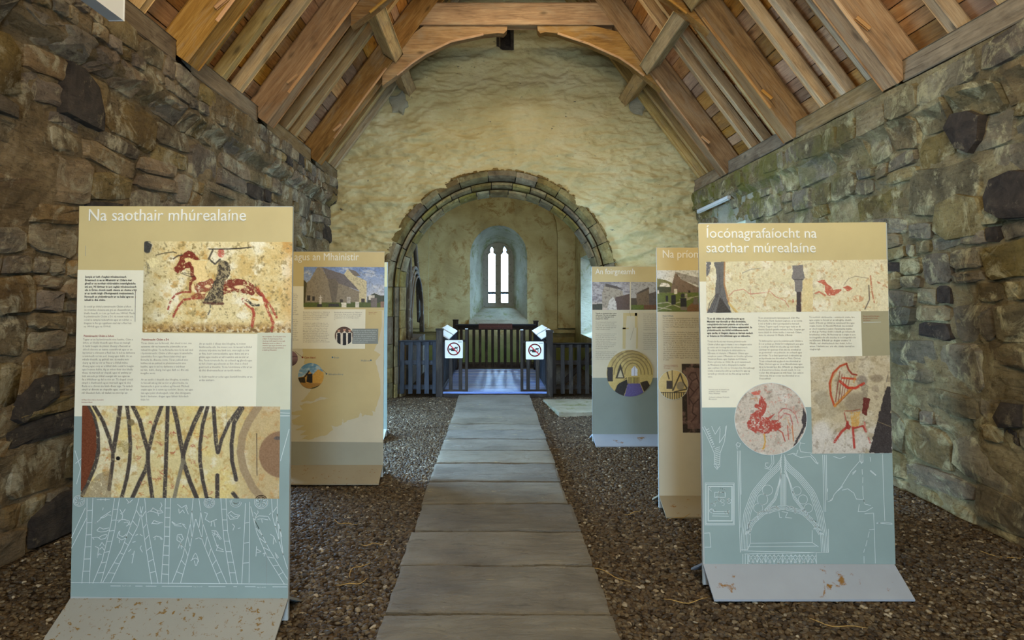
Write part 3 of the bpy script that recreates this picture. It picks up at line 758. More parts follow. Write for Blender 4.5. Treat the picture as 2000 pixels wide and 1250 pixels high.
# ------------------------------------------------------------------ roof
TA = 1.37; AA = math.atan(TA); CA, SA = math.cos(AA), math.sin(AA)
PLT = {-1: (-2.35, 3.42), 1: (3.08, 3.262)}
def RP(side, s, t, y):
    """point on a roof slope: s up the slope from the plate, t inward below the rafters"""
    x, z = PLT[side]; k = -side
    return Vector((x + k * (CA * s + SA * t), y, z + SA * s - CA * t))
def nrm(side): return Vector((-side * SA, 0, -CA))
SMAX = {-1: (0.307 + 2.35) / CA, 1: (3.08 - .307) / CA}
ceil = thing('ceiling', (.312, 6.0, 7.2), 'open oak roof of boards on rafters and purlins', None, None, 'structure')
commons = [3.0, 3.5, 4.05, 4.5, 5.52, 5.92, 6.30, 7.36, 7.74, 8.08, 9.32, 9.72, 10.12]
TRUSS = [5.0, 6.78, 8.75]
supports = sorted(commons + [t + .13 for t in TRUSS] + [2.4, 1.6, .8, 0, -.8, -1.6, -2.4, -3.3, 10.3])
rest = MB(); nb = 0
for side in (-1, 1):
    s = -.16
    while s < SMAX[side] + .05:
        wd = R.choice((.12, .15, .18, .2, .22))
        i = R.randrange(2)
        i = 0
        while i < len(supports) - 1:
            j = min(i + R.choice((1, 1, 2, 2, 3)), len(supports) - 1)
            y0, y1 = supports[i], supports[j]
            mid = RP(side, s + wd / 2, -.12, (y0 + y1) / 2)
            dt = R.uniform(-.006, .006); g = .003
            if any(in_view(RP(side, s + wd / 2, -.12, y), 30) for y in (y0, (y0 + y1) / 2, y1)) and nb < 298 and mid.z < 5.9:
                bar('roof_board', RP(side, s + wd / 2, -.135 + dt, y0 + .002), RP(side, s + wd / 2, -.135 + dt, y1 - .002), wd - 2 * g, .024, M_board, ceil, nrm(side), .002); nb += 1
            else:
                a = [RP(side, s + g, -.123, y0), RP(side, s + wd - g, -.123, y0), RP(side, s + wd - g, -.123, y1), RP(side, s + g, -.123, y1)]
                c = [RP(side, s + g, -.147, y0), RP(side, s + wd - g, -.147, y0), RP(side, s + wd - g, -.147, y1), RP(side, s + g, -.147, y1)]
                rest.add(a + c, [(0, 1, 2, 3), (4, 7, 6, 5), (0, 4, 5, 1), (1, 5, 6, 2), (2, 6, 7, 3), (3, 7, 4, 0)])
            i = j
        s += wd
    # roof covering outside the boards
    mk('roof_covering', [RP(side, -.5, -.2, -3.6), RP(side, SMAX[side] + .2, -.2, -3.6), RP(side, SMAX[side] + .2, -.2, 11.2), RP(side, -.5, -.2, 11.2)], [(0, 1, 2, 3)], M_slatestone, ceil)
    for y in commons:
        bar('common_rafter', RP(side, -.08, -.055, y), RP(side, SMAX[side], -.055, y + R.uniform(-.03, .03)), R.uniform(.085, .11), .115, M_raft, ceil, nrm(side), .008, .006)
    # wall plate lengths between the trusses
    x, z = PLT[side]
    ends = [2.2] + TRUSS + [END]
    for i in range(len(ends) - 1):
        y0 = ends[i] + (.26 if i else 0); y1 = ends[i + 1]
        px_ = x + side * (.08 if side < 0 else .03)
        bar('wall_plate', (px_, y0, z - .09), (px_, y1, z - .09), .16, .17, M_plate, ceil, (0, 0, 1), .008, .004)
    # purlin
    ys = [2.0] + TRUSS + [END + .15]
    for i in range(len(ys) - 1):
        bar('purlin', RP(side, 1.62, .12, ys[i] + .13), RP(side, 1.62, .12, ys[i + 1] + .0), .17, .21, M_raft, ceil, nrm(side), .01, .004)
o = rest.obj('roof_boarding', M_board, ceil); tag(o, None, None, None, 'stuff')
mk('gable_cap', [(-3, -3.5, 3), (3.6, -3.5, 3), (3.6, -3.5, 7.6), (-3, -3.5, 7.6)], [(0, 1, 2, 3)], M_mortarL, wb)

BL = [(745, 165), (774, 144), (802, 121), (830, 102), (880, 78), (944, 64), (972, 61), (984, 62), (990, 56), (991, 48)]
BR = [(1300, 178), (1260, 145), (1236, 126), (1212, 110), (1150, 82), (1090, 62), (1066, 59), (1056, 62), (1051, 56), (1050, 48)]
BLw = [U(a, b, 8.75)[::2] for a, b in BL]; BRw = [U(a, b, 8.75)[::2] for a, b in BR]
cz0 = U(1000, 47, 8.75)[2]; cz1 = cz0 + .30
lab = ['nearest oak roof truss, mostly above the frame with pegged feet at both walls', 'middle oak roof truss with thick pale rafters and purlins notched into it', 'far oak roof truss whose collar and curved braces arch over the gable wall']
for ti, ty in enumerate(TRUSS):
    t = thing('roof_truss', (.312, ty, 3.2), lab[ti], 'roof truss', 'oak roof trusses')
    th = .22; bot = .17
    for side in (-1, 1):
        hh = bot + .115
        bar('principal_rafter', RP(side, -.10, bot - hh / 2, ty + th / 2), RP(side, SMAX[side] - .05, bot - hh / 2, ty + th / 2), th, hh, M_truss, t, nrm(side), .012, .004)
        # fresh chamfer along the lower arris and oak peg
        bar('chamfer', RP(side, .28, bot - .012, ty + .008), RP(side, 1.42, bot - .012, ty + .008), .026, .022, M_fresh, t, nrm(side) + Vector((0, -1, 0)), .004)
        bar('peg', RP(side, .35, .10, ty - .012), RP(side, .48, .13, ty - .012), .03, .03, M_fresh, t, (0, -1, 0), .004)
    xa = RP(-1, 0, bot, 0); 
    lx = PLT[-1][0] + (cz0 - PLT[-1][1] + CA * bot) / TA - 0 + SA * bot; rx = PLT[1][0] - (cz0 - PLT[1][1] + CA * bot) / TA - SA * bot
    bar('collar_beam', (lx - .25, ty + th / 2, (cz0 + cz1) / 2), (rx + .25, ty + th / 2, (cz0 + cz1) / 2), th * .8, cz1 - cz0, M_truss, t, (0, 0, 1), .01, .003)
    for pts, side in ((BLw, -1), (BRw, 1)):
        foot = pts[0]
        ps = ((foot[1] - PLT[side][1]) + CA * bot) / SA
        pass
        # triangulate as a strip between the curve and the principal / collar
        y0, y1 = ty + .06, ty + .2; V = []; F = []; n = len(pts)
        for (x, z) in pts:
            sx = (z - PLT[side][1] + CA * bot) / SA
            q = RP(side, sx, bot - .03, 0)
            # straight above/sideways anchor: on the principal or on the collar, whichever is nearer
            ax, az = (q.x, z) if False else (x, cz0 + .02)
            px_ = PLT[side][0] - side * 0
            xp = RP(side, (cz0 - PLT[side][1] + CA * bot) / SA, bot, 0).x
            if (x - xp) * (-side) < 0:
                zp = PLT[side][1] + ((x - PLT[side][0]) * (-side) - SA * bot) * TA - CA * bot + .04
                az = min(cz0 + .02, zp)
            V += [(x, y0, z), (ax, y0, az), (x, y1, z), (ax, y1, az)]
        for i in range(n - 1):
            a, c = 4 * i, 4 * (i + 1)
            F += [(a, a + 1, c + 1, c), (a + 2, c + 2, c + 3, a + 3), (a, c, c + 2, a + 2), (a + 1, a + 3, c + 3, c + 1)]
        F += [(0, 2, 3, 1), (4 * n - 4, 4 * n - 3, 4 * n - 1, 4 * n - 2)]
        br = mk('arch_brace', V, F, M_truss, t)
        e = MB(); e.tube([(x, y0, z - .0) for x, z in pts[1:6]], .016, 6); e.obj('chamfer_edge', M_fresh, br)

# ------------------------------------------------------------------ display panels
class Canvas:
    """colours painted on a set of photo-pixel positions X, Y"""
    def __init__(s, X, Y, col): s.X, s.Y = X, Y; s.C = np.ones(X.shape + (3,)) * np.array(col, float)
    def blend(s, a, col): a = np.clip(a, 0, 1)[..., None]; s.C = s.C * (1 - a) + np.array(col, float) * a
    def patch(s, sc, lo, hi, col, seed, a=1.0, sy=1.0, o=5):
        n = fbm(s.X / sc, s.Y / sc * sy, seed, o, .6); s.blend(np.clip((n - lo) / (hi - lo), 0, 1) * a, col)
    def grain(s, amp, seed, sc=1.6):
        s.C = s.C + ((vn(s.X / sc, s.Y / sc, seed) - .5) * 2 * amp)[..., None]
    def _g(s, g, seed):
        if not g: return 1.0
        n = .6 * fbm(s.X / 1.7, s.Y / 1.7, seed, 3, .6) + .4 * fbm(s.X / 5, s.Y / 5, seed + 7, 2); return np.clip((n - g) / .12, 0, 1)
    def poly(s, P, col, a=1.0, g=0, seed=1, jit=0):
        X = s.X + (jit * (vn(s.X / 5, s.Y / 5, seed + 50) - .5) if jit else 0); Y = s.Y + (jit * (vn(s.X / 5, s.Y / 5, seed + 51) - .5) if jit else 0)
        ins = np.zeros(X.shape, bool); n = len(P)
        for i in range(n):
            x0, y0 = P[i]; x1, y1 = P[(i + 1) % n]
            if y0 == y1: continue
            ins ^= ((Y < y0) != (Y < y1)) & (X < (x1 - x0) * (Y - y0) / (y1 - y0) + x0)
        s.blend(ins * a * s._g(g, seed), col)
    def line(s, P, w, col, a=1.0, g=0, seed=1):
        d = np.full(s.X.shape, 1e9)
        for (x0, y0), (x1, y1) in zip(P[:-1], P[1:]):
            dx, dy = x1 - x0, y1 - y0; t = np.clip(((s.X - x0) * dx + (s.Y - y0) * dy) / (dx * dx + dy * dy + 1e-9), 0, 1)
            d = np.minimum(d, np.hypot(s.X - x0 - t * dx, s.Y - y0 - t * dy))
        s.blend(np.clip(w / 2 - d + .5, 0, 1) * a * s._g(g, seed), col)
    def ell(s, c, rx, ry, col, a=1.0, g=0, seed=1, soft=.15):
        d = np.hypot((s.X - c[0]) / rx, (s.Y - c[1]) / ry); s.blend(np.clip((1 - d) / soft, 0, 1) * a * s._g(g, seed), col)
    def rect(s, x0, y0, x1, y1, col, a=1.0): s.poly([(x0, y0), (x1, y0), (x1, y1), (x0, y1)], col, a)
def srgb2lin(C):
    C = np.clip(C, 0, 255) / 255; return np.where(C <= .04045, C / 12.92, ((C + .055) / 1.055) ** 2.4)
def print_obj(name, cv, faces, d, layer, parent, lab=None, step=1):
    P = np.array([U(a, b, d) for a, b in zip(cv.X.ravel(), cv.Y.ravel())]); P[:, 1] -= layer
    o = mk(name, P, faces, M_print, parent)
    ca = o.data.color_attributes.new('print', 'FLOAT_COLOR', 'POINT')
    c = np.ones((len(P), 4), np.float32); c[:, :3] = srgb2lin(cv.C.reshape(-1, 3)); ca.data.foreach_set('color', c.ravel())
    if lab: o['label'] = lab
    return o
def rect_grid(q, step=1.0):
    (x0, y0), (x1, y1), (x2, y2), (x3, y3) = q      # TL, TR, BR, BL
    n = int(max(x1 - x0, x2 - x3) / step) + 2; m = int(max(y3 - y0, y2 - y1) / step) + 2
    A, B = np.meshgrid(np.linspace(0, 1, n), np.linspace(0, 1, m), indexing='ij')
    X = x0 * (1 - A) * (1 - B) + x1 * A * (1 - B) + x2 * A * B + x3 * (1 - A) * B
    Y = y0 * (1 - A) * (1 - B) + y1 * A * (1 - B) + y2 * A * B + y3 * (1 - A) * B
    return X, Y, grid_faces(n, m)
def disc_grid(c, r, step=1.0):
    n = int(2 * math.pi * r / step); m = int(r / step) + 2
    A, B = np.meshgrid(np.linspace(0, 2 * math.pi, n), np.linspace(.001, 1, m), indexing='ij')
    return c[0] + r * B * np.cos(A), c[1] + r * B * np.sin(A), grid_faces(n, m)
def quad(name, pts, d, layer, m, parent):
    P = [U(a, b, d) for a, b in pts]; P = [(x, y - layer, z) for x, y, z in P]
    return mk(name, P, [tuple(range(len(P)))], m, parent)
def ribbons(name, lines, w, d, layer, m, parent):
    b = MB()
    for ln in lines:
        ww = w
        if isinstance(ln, tuple) and len(ln) == 2 and isinstance(ln[0], list): ln, ww = ln
        for (x0, y0), (x1, y1) in zip(ln[:-1], ln[1:]):
            L = math.hypot(x1 - x0, y1 - y0)
            if L < 1e-6: continue
            ux, uy = (x1 - x0) / L, (y1 - y0) / L; h = ww / 2
            q = [(x0 - ux * h * .6 - uy * h, y0 - uy * h * .6 + ux * h), (x1 + ux * h * .6 - uy * h, y1 + uy * h * .6 + ux * h), (x1 + ux * h * .6 + uy * h, y1 + uy * h * .6 - ux * h), (x0 - ux * h * .6 + uy * h, y0 - uy * h * .6 - ux * h)]
            P = [U(a, c, d) for a, c in q]; b.add([(x, y - layer, z) for x, y, z in P], [(0, 1, 2, 3)])
    return tag(b.obj(name, m, parent), kind='stuff') if name in ('line_drawing', 'rust_streak', 'map_line', 'floor_plan_line', 'small_print') else b.obj(name, m, parent)
def text(name, body, px, py, d, layer, m, parent, pitch=None, **kw):
    row = 0
    for para in body.split('\n\n'):
        text1(name + '_lettering', para, px, py + row * (pitch or 0), d, layer, m, parent, pitch, **kw); row += para.count('\n') + 2
def text1(name, body, px, py, d, layer, m, parent, pitch=None, capw=None, size=None, ext=0.0, bold=0.0, rot=0.0, wpx=None):
    """px,py: left end of the first baseline in photo pixels; pitch/size in photo pixels; wpx: width of the widest line"""
    k = d / FPX
    cu = bpy.data.curves.new(name, 'FONT'); cu.body = body; cu.size = size * k
    cu.resolution_u = 3 if ext else 1; cu.extrude = ext; cu.offset = bold * k
    if pitch: cu.space_line = pitch / size
    ob = bpy.data.objects.new(name + '_tmp', cu); S.collection.objects.link(ob)
    bpy.context.view_layer.update()
    dg = bpy.context.evaluated_depsgraph_get()
    me = bpy.data.meshes.new_from_object(ob.evaluated_get(dg))
    bpy.data.objects.remove(ob); 
    n = len(me.vertices); co = np.empty(n * 3); me.vertices.foreach_get('co', co); co = co.reshape(-1, 3)
    sx = (wpx * k / (co[:, 0].max() - min(co[:, 0].min(), 0))) if wpx else 1.0
    p = U(px, py, d); off = OFF.get(parent, Vector((0, 0, 0)))
    q = np.stack([p[0] + co[:, 0] * sx + co[:, 1] * math.sin(rot), p[1] - layer - co[:, 2] - ext, p[2] + co[:, 1] + co[:, 0] * sx * math.sin(rot)], -1) - np.array(off)
    me.vertices.foreach_set('co', q.ravel()); me.update()
    me.name = name; me.materials.clear(); me.materials.append(m)
    o = bpy.data.objects.new(name, me); put(o, parent); OFF[o] = off
    return o
def panel(d, TL, TR, BLp, BRp, depth_base, base_mat, label, side_m=None):
    """board standing at distance d with a folded foot plate; corners in photo pixels"""
    a = U(*TL, d); b = U(*TR, d); c = U(*BRp, d); e = U(*BLp, d)
    x0 = (a[0] + e[0]) / 2; x1 = (b[0] + c[0]) / 2; zt = (a[2] + b[2]) / 2; zb = (e[2] + c[2]) / 2
    t = thing('display_panel', ((x0 + x1) / 2, d, 0), label, 'display panel', 'exhibition panels in the nave')
    box('board', x0, x1, d, d + .022, .012, zt, M_steel, t)
    bp = MB(); th = .006; db = depth_base
    bp.add([(x0, d - .002, zb), (x1, d - .002, zb), (x1, db, .012), (x0, db, .012), (x0, d - .002, zb - th * 2), (x1, d - .002, zb - th * 2), (x1, db, .002), (x0, db, .002)],
           [(0, 3, 2, 1), (4, 5, 6, 7), (0, 1, 5, 4), (1, 2, 6, 5), (2, 3, 7, 6), (3, 0, 4, 7)])
    bp.obj('foot_plate', base_mat, t)
    r = MB(); dr = d + .022
    r.add([(x0, dr, zb), (x1, dr, zb), (x1, dr + .2, .012), (x0, dr + .2, .012), (x0, dr, zb - .012), (x1, dr, zb - .012), (x1, dr + .2, .0), (x0, dr + .2, .0)],
          [(0, 1, 2, 3), (4, 7, 6, 5), (0, 4, 5, 1), (1, 5, 6, 2), (2, 6, 7, 3), (3, 7, 4, 0)])
    r.obj('rear_foot_plate', base_mat, t)
    return t
L1, L2, L3, L4, L5 = .0006, .0012, .0018, .0024, .0030

# ---- panel 1 (near left)
D1 = 3.2
p1 = panel(D1, (155, 402), (572, 404), (138, 1166), (562, 1171), 3.0, M_base_rust, 'nearest tall display panel beside the left wall, with a red horse and rider picture')
quad('printed_band', [(155, 402.5), (572, 404.5), (569, 660), (150, 660)], D1, L1, M_tan, p1)
quad('printed_band', [(152, 527), (290, 528), (279, 650), (503, 652), (500, 797), (546, 797), (160, 813), (145.5, 813)], D1, L2, M_white, p1)
quad('printed_band', [(503, 650), (568.5, 650), (567, 800), (500, 800)], D1, L2 + .0001, M_pale, p1)
quad('printed_band', [(145.5, 795), (567, 795), (562, 1170), (138, 1165)], D1, L1 + .0003, M_teal, p1)
quad('printed_band', [(568, 650), (545, 795), (547, 800), (567, 800)], D1, L2, M_pale, p1)
T = lambda cx, cy: (270 + cx / 6.25, 460 + cy / 6.25)
PT = lambda L: [T(*p) for p in L]
X, Y, F = rect_grid([(282, 471), (571.5, 473), (568.5, 650), (278.5, 648)])
c = Canvas(X, Y, (226, 210, 158))
c.patch(40, .45, .7, (206, 176, 108), 1, .8); c.patch(28, .55, .7, (240, 232, 200), 2); c.patch(18, .6, .75, (196, 150, 74), 3, .7)
c.blend(np.clip((330 - X) / 60, 0, 1) * .75, (176, 168, 130)); c.blend(np.clip((X - 545) / 30, 0, 1) * .5, (196, 150, 92))
c.patch(9, .62, .72, (150, 132, 84), 5, .7); c.patch(5, .66, .74, (110, 96, 62), 6, .6)
c.blend(np.clip((Y - 628) / 12, 0, 1) * .7, (176, 138, 78)); 
c.blend(np.clip((Y - 630) / 14, 0, 1) * (fbm(X / 4, Y / 4, 9, 3) > .52) * .8, (110, 84, 50)); c.blend(np.clip((Y - 630) / 14, 0, 1) * (fbm(X / 5, Y / 5, 19, 3) > .6) * .8, (226, 214, 180))
RED, RED2 = (120, 46, 30), (142, 72, 50)
c.ell(T(115, 140), 10, 13, (66, 66, 62)); c.line(PT([(130, 80), (180, 110), (150, 200)]), 1.6, (200, 190, 160))
c.line(PT([(220, 240), (320, 215), (430, 200), (470, 215)]), 1.8, (70, 62, 46), .9); c.line(PT([(430, 285), (480, 250), (560, 235)]), 2.4, (60, 46, 40), .9)
c.ell(T(180, 330), 14, 10, (236, 224, 170), .8, .35, 3); c.line(PT([(110, 330), (130, 400), (120, 470)]), 5, (110, 104, 84), .7, .4, 4)
c.poly(PT([(560, 290), (640, 275), (840, 320), (825, 400), (870, 530), (720, 585), (690, 540), (680, 400), (600, 330)]), (236, 210, 146), .9, 0, 1, 3)
c.poly(PT([(425, 415), (490, 330), (510, 260), (610, 180), (640, 200), (700, 240), (765, 298), (700, 292), (610, 270), (555, 290), (575, 330), (625, 320), (650, 380), (600, 400), (540, 430), (480, 468)]), RED, .95, .30, 2, 3)
c.line(PT([(625, 340), (658, 400), (660, 480), (690, 525)]), 7, RED, .95, .3, 3); c.line(PT([(690, 525), (645, 560), (640, 660)]), 6, RED, .9, .33, 4)
c.poly(PT([(680, 590), (900, 532), (935, 560), (925, 640), (830, 690), (805, 785), (700, 770), (640, 740), (725, 700), (690, 640)]), RED2, .9, .34, 5, 3)
c.poly(PT([(1045, 560), (1150, 528), (1250, 528), (1345, 560), (1425, 615), (1490, 680), (1540, 760), (1490, 740), (1430, 700), (1390, 735), (1250, 690), (1150, 685), (1035, 725), (1030, 640)]), RED, .92, .33, 6, 3)
for e in ((850, 620, 40, 25), (1240, 630, 75, 28), (1110, 655, 35, 18), (790, 700, 40, 15), (670, 640, 24, 60), (625, 240, 14, 9)): c.ell(T(e[0], e[1]), e[2] / 6.25, e[3] / 6.25, (238, 216, 160), .95, 0, 1, .3)
c.line(PT([(640, 690), (540, 690), (460, 720), (400, 790), (365, 900)]), 3.6, (150, 62, 50), .9, .36, 7); c.line(PT([(750, 760), (650, 770), (560, 785), (500, 850), (440, 960), (430, 990)]), 4.4, (156, 60, 48), .9, .36, 8)
c.line(PT([(1280, 780), (1340, 850), (1400, 900), (1415, 960), (1390, 1110)]), 5.6, (166, 66, 48), .9, .36, 9); c.line(PT([(1450, 640), (1530, 740), (1560, 850), (1610, 980), (1650, 1070), (1630, 1160)]), 5.4, (166, 66, 48), .9, .38, 10); c.line(PT([(1560, 780), (1640, 900), (1690, 1000)]), 4.4, (166, 66, 48), .9, .4, 11)
c.ell(T(1420, 805), 18, 12, (238, 222, 176), 1, 0, 1, .2); c.line(PT([(1330, 790), (1400, 850), (1470, 850)]), 5, (46, 44, 40), .9, .42, 12); c.line(PT([(1380, 770), (1460, 790)]), 3, (190, 140, 60), .9)
DK = (62, 54, 44)
c.poly(PT([(990, 300), (1040, 300), (1110, 335), (1135, 420), (1112, 490), (1060, 560), (1040, 640), (1038, 832), (900, 832), (788, 822), (860, 700), (930, 560), (968, 460), (966, 380)]), (150, 136, 102), .8, 0, 13, 2)
c.poly(PT([(990, 300), (1040, 300), (1110, 335), (1135, 420), (1112, 490), (1060, 560), (1040, 640), (1038, 832), (900, 832), (788, 822), (860, 700), (930, 560), (968, 460), (966, 380)]), DK, .95, .44, 13, 2)
c.line(PT([(800, 815), (900, 832), (1035, 832)]), 5, (92, 56, 44), .85, .36, 15)
c.ell(T(1012, 215), 7.2, 9.5, (196, 96, 84), .9, .32, 14); c.line(PT([(1000, 290), (940, 350), (862, 285), (912, 180)]), 3.4, (70, 64, 54), .9, .34, 16)
c.line(PT([(865, 165), (1100, 165), (1240, 158), (1380, 142)]), 2.2, (40, 34, 28), .95); c.line(PT([(880, 832), (885, 900), (855, 965)]), 2.6, (100, 96, 84), .9, .35, 17)
c.line(PT([(520, 460), (640, 502), (695, 495)]), 1.1, (50, 44, 36), .9); c.line(PT([(540, 455), (640, 470)]), 1, (50, 44, 36), .8); c.line(PT([(820, 380), (860, 520)]), 2, (90, 76, 50), .7, .4)
c.grain(12, 3); print_obj('photograph', c, F, D1, L3, p1, 'picture of a red painted horse and a dark rider')

T = lambda cx, cy: (150 + cx / 4.878, 785 + cy / 4.878)
X, Y, F = rect_grid([(161, 792), (547.5, 794), (545.5, 974), (158, 971)])
c = Canvas(X, Y, (216, 200, 144))
c.blend(np.clip((300 - X) / 90, 0, 1) * .6, (222, 214, 184)); c.patch(34, .5, .7, (226, 204, 130), 1, .8); c.patch(20, .58, .72, (232, 224, 190), 2, .9)
c.patch(12, .6, .72, (178, 140, 74), 3, .6); c.blend(np.clip((X - 440) / 60, 0, 1) * .6, (178, 152, 110))
c.patch(9, .6, .75, (190, 130, 66), 4, .4)
BN = (70, 62, 56)
bands = [([(110, 45), (165, 150), (200, 300), (205, 480), (170, 620), (100, 780), (60, 870)], 34), ([(165, 38), (250, 180), (310, 340), (345, 470), (345, 560), (330, 680), (310, 830)], 28), ([(415, 38), (395, 200), (370, 360), (350, 470)], 34),
         ([(480, 38), (500, 200), (512, 400), (505, 560), (480, 720), (430, 910)], 28), ([(535, 38), (600, 170), (640, 330), (680, 470), (680, 560), (660, 640), (600, 760), (530, 915)], 32), ([(810, 38), (740, 230), (700, 400), (680, 480), (680, 560), (690, 680), (722, 915)], 30),
         ([(868, 38), (860, 300), (850, 600), (838, 915)], 30), ([(922, 38), (960, 200), (990, 380), (1015, 500)], 34), ([(1195, 45), (1120, 200), (1050, 380), (1015, 500), (1015, 540)], 34), ([(1248, 45), (1200, 220), (1175, 420), (1175, 560), (1200, 740), (1240, 915)], 28),
         ([(1305, 45), (1315, 220), (1330, 400), (1345, 480)], 30), ([(1340, 700), (1340, 915)], 32), ([(1555, 55), (1450, 200), (1380, 360), (1350, 480)], 26), ([(1580, 60), (1500, 200), (1475, 400), (1480, 560), (1520, 740)], 30), ([(1490, 870), (1530, 920)], 30), ([(1015, 560), (1080, 760), (1145, 915)], 34)]
for i, (L, w) in enumerate(bands):
    q = [T(*p) for p in L]; c.line(q, w / 4.878 * 1.2 + .8, (150, 140, 112), .8); c.line(q, w / 4.878 * 1.2, BN, .95, .30, i)
c.line([T(*p) for p in ((1015, 560), (970, 740), (930, 915))], 7.4, (134, 126, 104), .95)
c.line([T(*p) for p in ((1730, 45), (1640, 180), (1580, 320), (1560, 480), (1590, 640), (1680, 820), (1770, 920))], 15, (156, 134, 102), .85)
c.ell(T(1960, 500), 47, 47, (140, 108, 78), .95, 0, 1, .05); c.line([T(1715, 300), T(1718, 700)], 1.3, (50, 42, 36)); c.ell(T(1915, 345), 8, 4, (92, 84, 78), .9)
c.poly([T(*p) for p in ((40, 30), (95, 30), (150, 130), (185, 260), (190, 440), (170, 560), (90, 780), (40, 860))], (112, 62, 38), 1)
c.poly([T(*p) for p in ((40, 880), (200, 690), (330, 640), (330, 915), (40, 915))], (140, 122, 90), .6, .3, 8)
c.ell(T(520, 195), 7, 7, (122, 106, 70), .8); c.ell(T(395, 537), 4.6, 4.2, (30, 26, 20), 1); c.ell(T(450, 430), 14, 14, (130, 110, 56), .5, .4, 5)
for i, (a, b_) in enumerate(((695, 195), (780, 290), (790, 395), (915, 300), (1140, 315), (1230, 330), (1110, 415), (560, 330), (600, 430), (590, 540), (290, 540), (300, 450), (640, 770), (620, 880), (800, 720), (800, 670), (900, 720), (900, 800), (1030, 810), (1150, 750), (1100, 565), (1280, 870), (1220, 440), (750, 745), (920, 470), (800, 510))):
    r_ = random.Random(i); x0, y0 = T(a, b_)
    for k in range(3):
        c.line([(x0 + r_.uniform(-7, 7), y0 + r_.uniform(-5, 5)) for _ in range(3)], 1.3, ((168, 70, 46), (190, 116, 56), (170, 92, 66))[i % 3], .65, .36, i)
c.grain(11, 5); print_obj('photograph', c, F, D1, L3, p1, 'picture of a pale vaulted ceiling with dark painted ribs')

text('heading', 'Na saothair mhúrealaíne', 172, 431, D1, L2, M_head, p1, size=33, ext=.0016, wpx=310)
B1 = "Sampla ar leith d'eaglais mheánaoiseach\nÉireannach is ea an Mhainistir ar Chliara mar\ngheall ar na saothair mhúrealaíne neamhghnácha\natá ann. Ní léiritear in aon eaglais mheánaoiseach\neile in Éirinn chomh maith céanna an chuma a bhí\nar an taobh istigh d'fhoirgneamh meánaoiseach.\nRinneadh an phéintéireacht ar na ballaí agus an\ntsíleáil in dhá chéim."
text('body_text', B1, 166.5, 542.5, D1, L4, M_black, p1, pitch=6.45, size=5.6, bold=.14, wpx=102)
B2 = "Is cosúil go bhfuil péintéireacht Chéim a hAon\nón tréimhse chéanna atá gné an cheannbhrait sa\nbhalla thuaidh, is é sin, go luath sna 1400idí. Maidir\nle péintéireacht Chéim a Dó, tá roinnt rudaí ann,\ncosúil le samplaí radacarbóin agus an t-ábhar, a\nthugann le fios go ngabhann siad siar a fhad leis\nna 1400idí agus na 1500idí."
text('body_text', B2, 165, 600.5, D1, L4, M_grey, p1, pitch=6.45, size=5.6, wpx=100)
text('subheading', 'Péintéireacht Chéim a hAon', 164, 658, D1, L4, M_red, p1, size=5.8, bold=.12, wpx=58.5)
B3 = "Tagtar ar an bpéintéireacht níos luaithe, Céim a\nhAon, ar bhallaí thuaidh agus theas an tsaingil.\nIs féidir beagán de phéint dhearg a fheiceáil ar\nchloch shnoite an tuama ceannbhrait agus ar an\nbpóistéar a shíneann a fhad leis. Is iad na dathanna\na úsáideadh ná bán aoil, dearg agus dubh. Ar an\nmballa thuaidh, ag gabháil siar, tá madra mór\ndearg ag dul sa tóir ar fhia ar a bhfuil imlíne\ndhearg agus corp ar a bhfuil dath cosúil le beagán\nagus beanna dubha. Ag an mbun thiar den bhalla\ntheas, tá marcach ar chapall, agus níl amhras ar\nbith ann ach go bhfuil ceangal idir seo agus an\nfia a bhfuiltear ag dul sa tóir air. Tá clogad cónúil\nsimplí á chaitheamh ag an marcach agus tá sleá\nfhada os a chionn ina lámh dheas aige. Tá éadach\nsimplí ar dhroim an chapaillín agus, cosúil leis an\nstíl Ghaelach fadó, níl diallait ná stíoróipí air."
text('body_text', B3, 162.5, 664.7, D1, L4, M_grey, p1, pitch=6.45, size=5.6, wpx=102)
text('caption', 'An Fhiann Chéim a hAon ar sheantsaibhir\nDarthula an Ghaeint', 160, 782, D1, L4, M_red, p1, pitch=4.6, size=3.6, wpx=43)
text('subheading', 'Péintéireacht Chéim a Dó', 277, 665, D1, L4, M_red, p1, size=5.8, bold=.12, wpx=53.5)
B4 = "Tá an chéim seo le feiceáil, den chuid is mó, sna\nspásanna idir na heasnacha péinteáilte ar an\ntsíleáil bhoghtaí. Tá na fíoracha níos lú ná iad siúd\ni bpéintéireacht Chéim a hAon agus tá ainmhithe\n(ainmhithe fíora agus finnscéalaíochta) agus\nfíoracha de dhaoine iontu. Tá an pailéad níos\nleithne ná an pailéad sa phéintéireacht níos\nluaithe, agus is iad na dathanna a úsáidtear\nná bán, dubh, dearg, buí agus dath nó dhó atá\nmeigthe anois.\n\nAr an taobh ó thuaidh den bhoghta, tá madra\nle feiceáil atá ag dul sa tóir ar ghiorriacha, na\nhanamacha á gcur sa mheá ag Naomh Mícheál,\norgán agus lir á seinm ag ceoltóirí, lincse, cat agus\néan agus péist sheileogach, iolar dhá chloigeann,\nlámh i lámhainn, dragan agus láthair ilchodach\ntháin bó."
text('body_text', B4, 276, 672, D1, L4, M_grey, p1, pitch=6.45, size=5.6, wpx=101)
B5 = "Ar an taobh ó dheas den bhoghta, tá roinnt\nlánthreacha eile. Ina measc seo, tá iascairí a bhfuil\nsleánna trípointe ina lámh acu, marcaigh sa tóir\nar fhia, beirt iomrascálaithe agus duine atá ar a\nghlúin agus madra ar iall reamhra atá sa tóir ar\nfhia. Faoin tóraíocht fia, tá coileach ag glaoch agus\ntá fuil á baint ag peileacán as féin chun a chuid\ngearrcach a bheathú. Tá na híomhánna a bhí ar an\ndá bhá dheireanacha ar an taobh imithe.\n\nIs féidir teacht ar eolas agus léaráidí breátha ar an\nardán amhairc."
